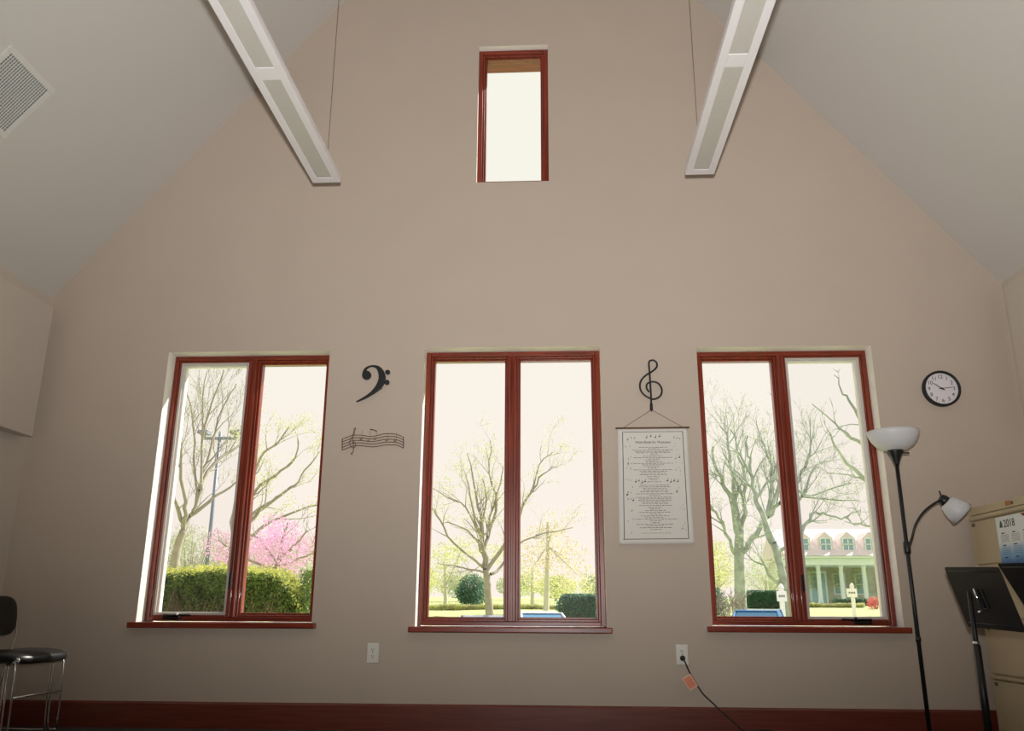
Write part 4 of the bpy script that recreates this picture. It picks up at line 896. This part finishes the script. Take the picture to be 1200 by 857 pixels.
# cars
def car(name, label, x, y, length, width, height, paint, rot=0.0):
    gz = ground_z(x, y)+0.03; t = thing(name, label, 'car', (x, y, gz))
    T = Matrix.Translation((x, y, gz)) @ Matrix.Rotation(rot, 4, 'Z')
    L, W_, H = length/2, width/2, height
    def loft(name, secs, m, p, bev=0.0):
        b = MB(); n = len(secs[0]); vs = [T @ Vector(q) for s_ in secs for q in s_]
        fs = [(i*n+k, i*n+(k+1) % n, (i+1)*n+(k+1) % n, (i+1)*n+k) for i in range(len(secs)-1) for k in range(n)]
        fs += [tuple(range(n)), tuple(range((len(secs)-1)*n, len(secs)*n))]
        b.add(vs, fs); return b.build(name, m, p, bev)
    def sec(yy, zb, zt, hw, sh): return [(-hw, yy, zb), (hw, yy, zb), (hw*1.02, yy, (zb+zt)/2), (hw*sh, yy, zt), (-hw*sh, yy, zt), (-hw*1.02, yy, (zb+zt)/2)]
    body = loft('body', [sec(-L, .38, .66, W_*.80, .92), sec(-L+.14, .24, .76, W_*.95, .92), sec(-L+.9, .20, .90, W_, .92), sec(0.0, .20, .95, W_, .93), sec(L-.7, .20, .96, W_, .92), sec(L-.12, .26, .90, W_*.95, .9), sec(L, .40, .78, W_*.82, .9)], paint, t, .05)
    def ring_(yy, z, hw): return [(-hw, yy, z), (hw, yy, z)]
    cab = [(-L+1.0, .92, W_*.86), (-L+1.75, H-.04, W_*.66), (L*.42, H, W_*.68), (L-.55, .94, W_*.84)]
    b = MB(); vs = []
    for (yy, z, hw) in cab: vs += [T @ Vector((-hw, yy, z)), T @ Vector((hw, yy, z)), T @ Vector((-W_*.86, yy, .9)), T @ Vector((W_*.86, yy, .9))]
    b.add(vs, [(0, 1, 5, 4), (8, 9, 13, 12), (2, 0, 4, 6), (1, 3, 7, 5), (6, 4, 8, 10), (5, 7, 11, 9), (10, 8, 12, 14), (9, 11, 15, 13), (2, 3, 1, 0), (12, 13, 15, 14)])
    b.build('windows', M['carglass'], t)
    q = [T @ Vector(p) for p in [(-W_*.665, -L+1.70, H-.045), (W_*.665, -L+1.70, H-.045), (W_*.69, L*.44, H), (-W_*.69, L*.44, H)]]
    up = Vector((0, 0, .03)); b = MB(); b.add(q+[p+up for p in q], [(0, 3, 2, 1), (4, 5, 6, 7), (0, 1, 5, 4), (1, 2, 6, 5), (2, 3, 7, 6), (3, 0, 4, 7)]); b.build('roof', paint, t, .02)
    for s_ in (-1, 1):
        for (a, c) in ((cab[0], cab[1]), (cab[2], cab[3])):
            MB().tube([T @ Vector((s_*a[2], a[0], a[1])), T @ Vector((s_*c[2], c[0], c[1]))], .035, 6).build('roof_pillar', paint, t)
        for yy in (-L+.82, L-.80):
            Tw = T @ Matrix.Translation((s_*(W_-.10), yy, .31)) @ Matrix.Rotation(PI/2, 4, 'Y')
            wh = MB().lathe([(.19, -.09), (.29, -.10), (.31, -.06), (.31, .06), (.29, .10), (.19, .09)], 20, Tw, True).build('wheel', M['tyre'], t)
            MB().lathe([(.19, -.092), (.19, .092)], 16, Tw, True).build('hubcap', M['cable'], wh)
        MB().box(s_*W_*.72-.14, s_*W_*.72+.14, -L-.005, -L+.06, .56, .66, T).build('headlight', M['houseglass'], t, .01)
        MB().box(s_*(W_+.03)-.06, s_*(W_+.03)+.06, -L+1.15, -L+1.22, .90, .98, T).build('side_mirror', paint, t, .02)
car('parked_car', 'white parked car seen over the sill of the middle window', (-0.590, 25.000, 0.585)[0], 25.6, 4.4, 1.78, (-0.589, 25.000, 0.643)[2]+0.77, M['carwhite'], 0.25)
car('parked_car', 'blue parked car in front of the single trunk tree', (-1.638, 21.000, 0.557)[0], 20.9, 3.9, 1.70, (-1.502, 20.000, 0.555)[2]+0.74, M['carblue'], 0.2)
car('parked_car', 'blue parked car beside the white sign post', (5.938, 26.000, 0.708)[0], 26.6, 4.3, 1.78, (5.825, 25.500, 0.731)[2]+0.77, M['carblue'], -0.3)

# ---- east window
tree('gnarled_tree', 'big grey green tree with many upright limbs over the blue car', [(8.188, 40.000, 0.711), (8.244, 40.000, 2.050), (8.300, 40.000, 3.416), (8.398, 40.000, 4.264)], 0.26, 0.20,
  [([(8.311, 40.000, 3.570), (8.287, 39.800, 4.362), (8.041, 39.600, 5.313), (7.643, 39.400, 6.346), (7.272, 39.200, 7.227), (7.164, 39.000, 7.950)], .16, .04), ([(8.398, 40.000, 4.264), (8.341, 40.250, 5.547), (8.313, 40.500, 7.358), (8.247, 40.750, 8.690), (7.973, 41.000, 9.463)], .13, .03), ([(8.377, 40.000, 3.955), (8.653, 40.000, 5.123), (8.777, 40.000, 6.310), (8.599, 40.000, 7.721), (8.363, 40.000, 8.954)], .14, .03), ([(8.406, 40.000, 3.263), (8.681, 40.333, 3.439), (9.322, 40.667, 4.245), (9.971, 41.000, 4.991), (10.668, 41.333, 5.674), (11.475, 41.667, 6.537), (12.226, 42.000, 7.506)], .16, .04),
   ([(8.130, 40.000, 3.186), (7.766, 39.500, 3.800), (7.451, 39.000, 4.517), (6.904, 38.500, 5.072), (6.531, 38.000, 5.278)], .09, .03), ([(9.515, 40.000, 4.653), (10.027, 40.250, 5.941), (10.199, 40.500, 7.351), (9.840, 40.750, 8.723), (9.810, 41.000, 9.749)], .10, .02), ([(9.728, 40.000, 4.886), (10.636, 40.667, 6.804), (11.236, 41.333, 8.576), (11.215, 42.000, 9.787)], .10, .02), ([(10.324, 40.000, 5.513), (11.558, 41.000, 5.834), (12.680, 42.000, 7.504), (13.480, 43.000, 8.011)], .09, .02), ([(11.016, 40.000, 6.303), (11.915, 40.667, 5.952), (13.482, 41.333, 6.484), (14.448, 42.000, 6.701)], .07, .02), ([(11.365, 40.000, 5.827), (13.034, 41.000, 5.831), (14.726, 42.000, 5.871)], .06, .02), ([(11.644, 40.000, 7.182), (12.135, 40.500, 8.411), (12.320, 41.000, 9.774)], .07, .02)],
  M['barkg'], M['barkg'], 2, 0.85, 2.3, .25, M['paleleaf'], 4000, .08, seed=81)
tree('gnarled_tree', 'dark leaning tree trunk behind the white sign post', [(8.738, 34.000, 0.841), (8.708, 34.000, 1.250), (8.624, 34.000, 2.171), (8.418, 34.000, 3.237)], 0.17, 0.13,
  [([(8.418, 34.000, 3.237), (8.075, 34.000, 4.324), (7.837, 34.000, 5.128), (7.768, 34.000, 6.011), (7.686, 34.000, 6.734), (7.666, 34.000, 7.396)], .13, .03), ([(8.641, 34.000, 1.597), (8.037, 33.750, 2.063), (7.876, 33.500, 2.401), (7.410, 33.250, 2.482), (7.035, 33.000, 2.877)], .06, .02), ([(8.399, 34.000, 3.009), (8.209, 34.500, 3.707), (8.276, 35.000, 4.397)], .05, .02), ([(8.495, 34.000, 2.977), (9.201, 34.143, 3.150), (9.769, 34.286, 3.920), (10.129, 34.429, 4.334), (10.535, 34.571, 4.484), (11.129, 34.714, 4.296), (11.581, 34.857, 4.345), (12.160, 35.000, 4.597)], .09, .02), ([(11.297, 34.000, 4.255), (11.592, 34.000, 3.958), (11.929, 34.000, 4.057)], .04, .015), ([(7.787, 34.000, 5.806), (7.269, 33.500, 6.579), (6.748, 33.000, 6.729)], .06, .02), ([(7.858, 34.000, 4.960), (8.684, 34.500, 5.879), (9.301, 35.000, 6.480)], .06, .02)],
  M['barkg'], M['barkg'], 2, 0.8, 1.8, .2, M['paleleaf'], 900, .08, seed=82)
tree('bare_tree', 'bare tree by the building whose thin boughs reach into the casement pane by the lamp', [(5.608, 13.000, 0.725), (5.624, 13.000, 1.386), (5.633, 13.000, 2.004)], 0.16, 0.10,
  [([(5.630, 13.000, 1.979), (5.028, 12.880, 2.306), (4.581, 12.760, 2.569), (4.294, 12.640, 2.805), (4.097, 12.520, 3.065), (3.970, 12.400, 3.272)], .045, .008), ([(5.075, 13.000, 2.321), (4.620, 12.867, 2.585), (4.307, 12.733, 2.642), (3.970, 12.600, 2.661)], .02, .006), ([(5.633, 13.000, 2.004), (5.129, 13.000, 2.771), (4.615, 13.000, 3.180), (4.461, 13.000, 3.301), (4.284, 13.000, 3.463), (3.993, 13.000, 3.803)], .04, .008), ([(5.641, 13.000, 2.067), (5.064, 13.080, 3.047), (4.717, 13.160, 3.630), (4.627, 13.240, 3.898), (4.559, 13.320, 4.086), (4.513, 13.400, 4.378)], .04, .007), ([(4.939, 13.000, 3.325), (4.646, 13.000, 3.460), (4.333, 13.000, 3.435)], .015, .005), ([(5.510, 13.000, 1.817), (4.898, 13.000, 1.879), (4.595, 13.000, 1.942), (4.286, 13.000, 1.980)], .03, .006)],
  M['barkg'], M['barkg'], 1, 0.5, .5, .1, seed=83)
for k, (tk, cc, lb) in enumerate([
   ([(9.735, 54.000, 0.910), (9.804, 54.000, 2.015), (9.926, 54.000, 3.133)], [((9.916, 54.000, 3.800), (1.1, .9, 1.2)), ((9.525, 54.000, 2.520), (.8, .9, .8)), ((10.419, 54.000, 2.726), (.8, .9, .7))], 'lime green budding tree behind the big grey green trunk, at the frame edge'),
   ([(13.069, 56.000, 0.931), (13.138, 56.000, 1.813), (13.146, 56.000, 2.597)], [((12.965, 56.000, 3.018), (1.2, .9, 1.1)), ((13.947, 56.000, 2.600), (1.0, .9, .9)), ((12.222, 56.000, 2.385), (.9, .9, .8))], 'pale grey green tree between the big trunk and the leaning trunk')]):
    t = tree('budding_tree', lb, tk, 0.14, 0.07, [([tk[-2], Vector(c[0])], .05, .015) for c in cc], M['twig'], M['twig'], 1, 1.2, 1.1, .2, seed=86+k)
    R = random.Random(86+k); b = MB(); leaf_cloud(b, R, cc, 1900, .13); tag(b.build('leaves', M['limeleaf' if k == 0 else 'paleleaf'], t), kind='stuff')
bush('grey_shrub', 'grey brown twiggy shrub in front of the big tree', (6.253, 32.000, 0.794), (.62, .6, .50), 500, .06, M['twig'], None, 16, 'bush', 91, M['bark'], 2)
bush('evergreen_bush', 'dark green bush at the edge of the window by the grey shrub', (5.831, 33.000, 0.947), (.50, .5, .62), 3000, .07, M['darkleaf'], None, 6, 'bush', 92)
hedge('clipped_hedge', 'dark green hedge behind the blue car and sign post', (10.763, 50.000, 1.457)[0], (12.802, 50.000, 1.465)[0], 50, 51, 0.9, 9000, .09, M['darkleaf'], seed=93, zt=(10.885, 50.000, 1.830)[2], round_=.2)
hedge('clipped_hedge', 'low lime green hedge in front of the columned house', (12.234, 52.000, 0.914)[0], (17.710, 52.000, 0.939)[0], 52, 52.8, 0.5, 9000, .09, M['limeleaf'], seed=94, zt=(14.704, 52.000, 1.117)[2])
hedge('clipped_hedge', 'short dark hedge beside the door of the columned house', (17.478, 56.000, 1.259)[0], (19.630, 56.000, 1.268)[0], 56, 56.8, 0.6, 7000, .09, M['darkleaf'], seed=95, zt=(17.970, 56.000, 1.442)[2])
bush('flower_bush', 'small bush with coral flowers by the second sign post', (17.704, 50.000, 1.116), (.5, .5, .42), 1200, .08, M['rose'], None, 6, 'bush', 96)
def sign(x0, x1, zb, zt, xp, y, label):
    gz = ground_z(xp, y); t = thing('sign_post', label, 'sign', (xp, y, gz), 'white sign posts on the lawn')
    MB().box(xp-0.075, xp+0.075, y, y+0.13, gz-0.05, zt+0.12).build('post', M['sign'], t, .01)
    MB().lathe([(0.0, 0.16), (0.05, 0.12), (0.10, 0.03), (0.10, 0.0)], 12, Matrix.Translation((xp, y+0.065, zt+0.10))).build('finial', M['sign'], t)
    MB().box(x0, x1, y-0.05, y-0.002, zb, zt).build('board', M['sign'], t, .01)
    b = MB(); k = 4
    for i in range(k): b.box(x0+(x1-x0)*(.18+.17*i), x0+(x1-x0)*(.18+.17*i+.11), y-0.054, y-0.049, zb+(zt-zb)*.40, zb+(zt-zb)*.62)
    b.build('faded_lettering', M['inkgrey'], t)
a, c = (7.372, 30.000, 1.016), (7.698, 30.000, 1.351); sign(a[0], c[0], a[2], c[2], (7.556, 30.000, 1.017)[0], 30, 'white sign post next to the blue car')
a, c = (12.939, 40.000, 1.321), (13.392, 40.000, 1.693); sign(a[0], c[0], a[2], c[2], (13.220, 40.000, 1.138)[0], 40, 'white sign post in front of the columned house')

# columned house
HY = 62.0
H0 = (18.232, 62.000, 1.201); dx_ = ((19.793, 62.000, 1.665)[0]-H0[0]); hz = ground_z(H0[0], HY)
hs = thing('columned_house', 'white columned brick house with dormers across the street', 'house', (H0[0]+2*dx_, HY+5, hz))
zc0, zc1 = hz+0.15, (19.837, 62.000, 3.805)[2]; ze = (19.884, 62.000, 4.273)[2]; zr = (20.083, 62.000, 6.228)[2]
nx = 7; xs_ = [H0[0]+dx_*(k-1) for k in range(nx)]; hx0, hx1 = xs_[0]-0.5, xs_[-1]+0.9
MB().box(hx0, hx1, HY-0.5, HY+3, hz-0.4, hz+0.15).build('porch_floor', M['housewhite'], hs)
MB().box(hx0, hx1, HY+3, HY+6, hz-0.4, ze).build('wall', M['housewall'], hs)
MB().box(hx0-.1, hx1+.1, HY-0.5, HY+3.0, zc1, ze).build('entablature', M['housewhite'], hs, .03)
MB().box(hx0-.3, hx1+.3, HY-0.8, HY+3.0, ze, ze+0.16).build('cornice', M['housewhite'], hs, .03)
for x in xs_:
    cl_ = MB().lathe([(.20, 0), (.20, .12), (.15, .2), (.155, 1.2), (.135, zc1-zc0-.2), (.19, zc1-zc0-.08), (.19, zc1-zc0)], 16, Matrix.Translation((x, HY-0.1, zc0)), True).build('column', M['housewhite'], hs)
b = MB(); b.prism_x([(HY-0.9, ze+0.16), (HY+3.2, zr+.4), (HY+6.4, ze+0.16)], hx0-.35, hx1+.35); b.build('roof', M['roof'], hs)
for k in range(6):
    x = xs_[0]+dx_*(k+.45); zb_ = ze+0.42; yd = HY-0.05
    d = MB().prism_y([(x-.52, zb_), (x+.52, zb_), (x+.52, zb_+1.0), (x, zb_+1.45), (x-.52, zb_+1.0)], yd, yd+2.6).build('dormer', M['roof'], hs)
    b = MB(); ring(b, x-.40, x+.40, zb_+.10, zb_+1.02, .07, yd-.05, yd+.02); b.box(x-.40, x+.40, yd-.05, yd+.0, zb_+.54, zb_+.60); b.box(x-.03, x+.03, yd-.05, yd, zb_+.1, zb_+1.0); b.build('window_frame', M['housewhite'], d)
    MB().box(x-.35, x+.35, yd-.02, yd+.01, zb_+.14, zb_+.98).build('pane', M['houseglass'], d)
for k in range(6):
    x = xs_[0]+dx_*(k+.5)
    if k == 1:
        dr = MB().box(x-.50, x+.50, HY+2.92, HY+3.0, hz+.15, hz+2.25).build('front_door', M['housedoor'], hs, .01)
        MB().box(x-.32, x+.32, HY+2.90, HY+2.93, hz+1.1, hz+2.0).build('door_panel', M['houseglass'], dr)
        b = MB(); ring(b, x-.65, x+.65, hz+.15, hz+2.45, .14, HY+2.86, HY+3.0, .02); b.build('door_surround', M['housewhite'], hs)
    else:
        w_ = MB(); ring(w_, x-.45, x+.45, hz+.8, hz+2.3, .08, HY+2.9, HY+3.0); w_.box(x-.45, x+.45, HY+2.9, HY+2.98, hz+1.5, hz+1.57); w_ = w_.build('window_frame', M['housewhite'], hs)
        MB().box(x-.40, x+.40, HY+2.94, HY+2.99, hz+.85, hz+2.25).build('pane', M['houseglass'], w_)
R = random.Random(5); b = MB()
for k in (0, 1, 2, 3): leaf_cloud(b, R, [((xs_[0]+dx_*(k+.3), HY+2.7, hz+2.0), (.7, .2, .9))], 350, .14)
tag(b.build('climbing_vine', M['limeleaf'], hs), kind='stuff')

# pale trees far behind
GT = 'pale trees far behind the lawn'
FT = [(-36, 80, 4.0, 3.0), (-28, 86, 3.8, 3.6), (-21, 78, 3.2, 2.6), (-14.5, 85, 3.0, 3.0), (-8.8, 80, 2.5, 2.4), (-4.2, 86, 2.0, 2.2), (-0.2, 80, 1.9, 2.0), (4.2, 84, 2.2, 2.2), (8.8, 79, 2.2, 2.8), (14, 86, 2.9, 5.4), (20, 78, 2.9, 5.0), (26.5, 86, 3.4, 3.2), (34, 80, 3.8, 3.0)]
for k, (x, y, r, h) in enumerate(FT):
    gz = ground_z(x, y)
    t = tree('pale_tree', 'pale hazy tree in the belt of trees far behind the lawn', [(x, y, gz), (x, y, gz+h*.4)], .2, .12, [([(x, y, gz+h*.4), (x+math.cos(a)*r*.6, y+math.sin(a)*r*.5, gz+h*R.uniform(.7, 1.1))], .08, .02) for a in (0, 1.3, 2.6, 3.9, 5.2)], M['twig'], M['twig'], 1, .8, 1.8, .3, group=GT, seed=100+k)
    b = MB(); leaf_cloud(b, random.Random(200+k), [((x, y, gz+h*.62), (r, r*.7, h*.52))]+[((x+R.uniform(-.6, .6)*r, y, gz+h*R.uniform(.5, .9)), (r*.4, r*.4, h*.3)) for _ in range(4)], 2600, .24)
    tag(b.build('leaves', M['paleleaf' if k % 3 else 'limeleaf'], t), kind='stuff')
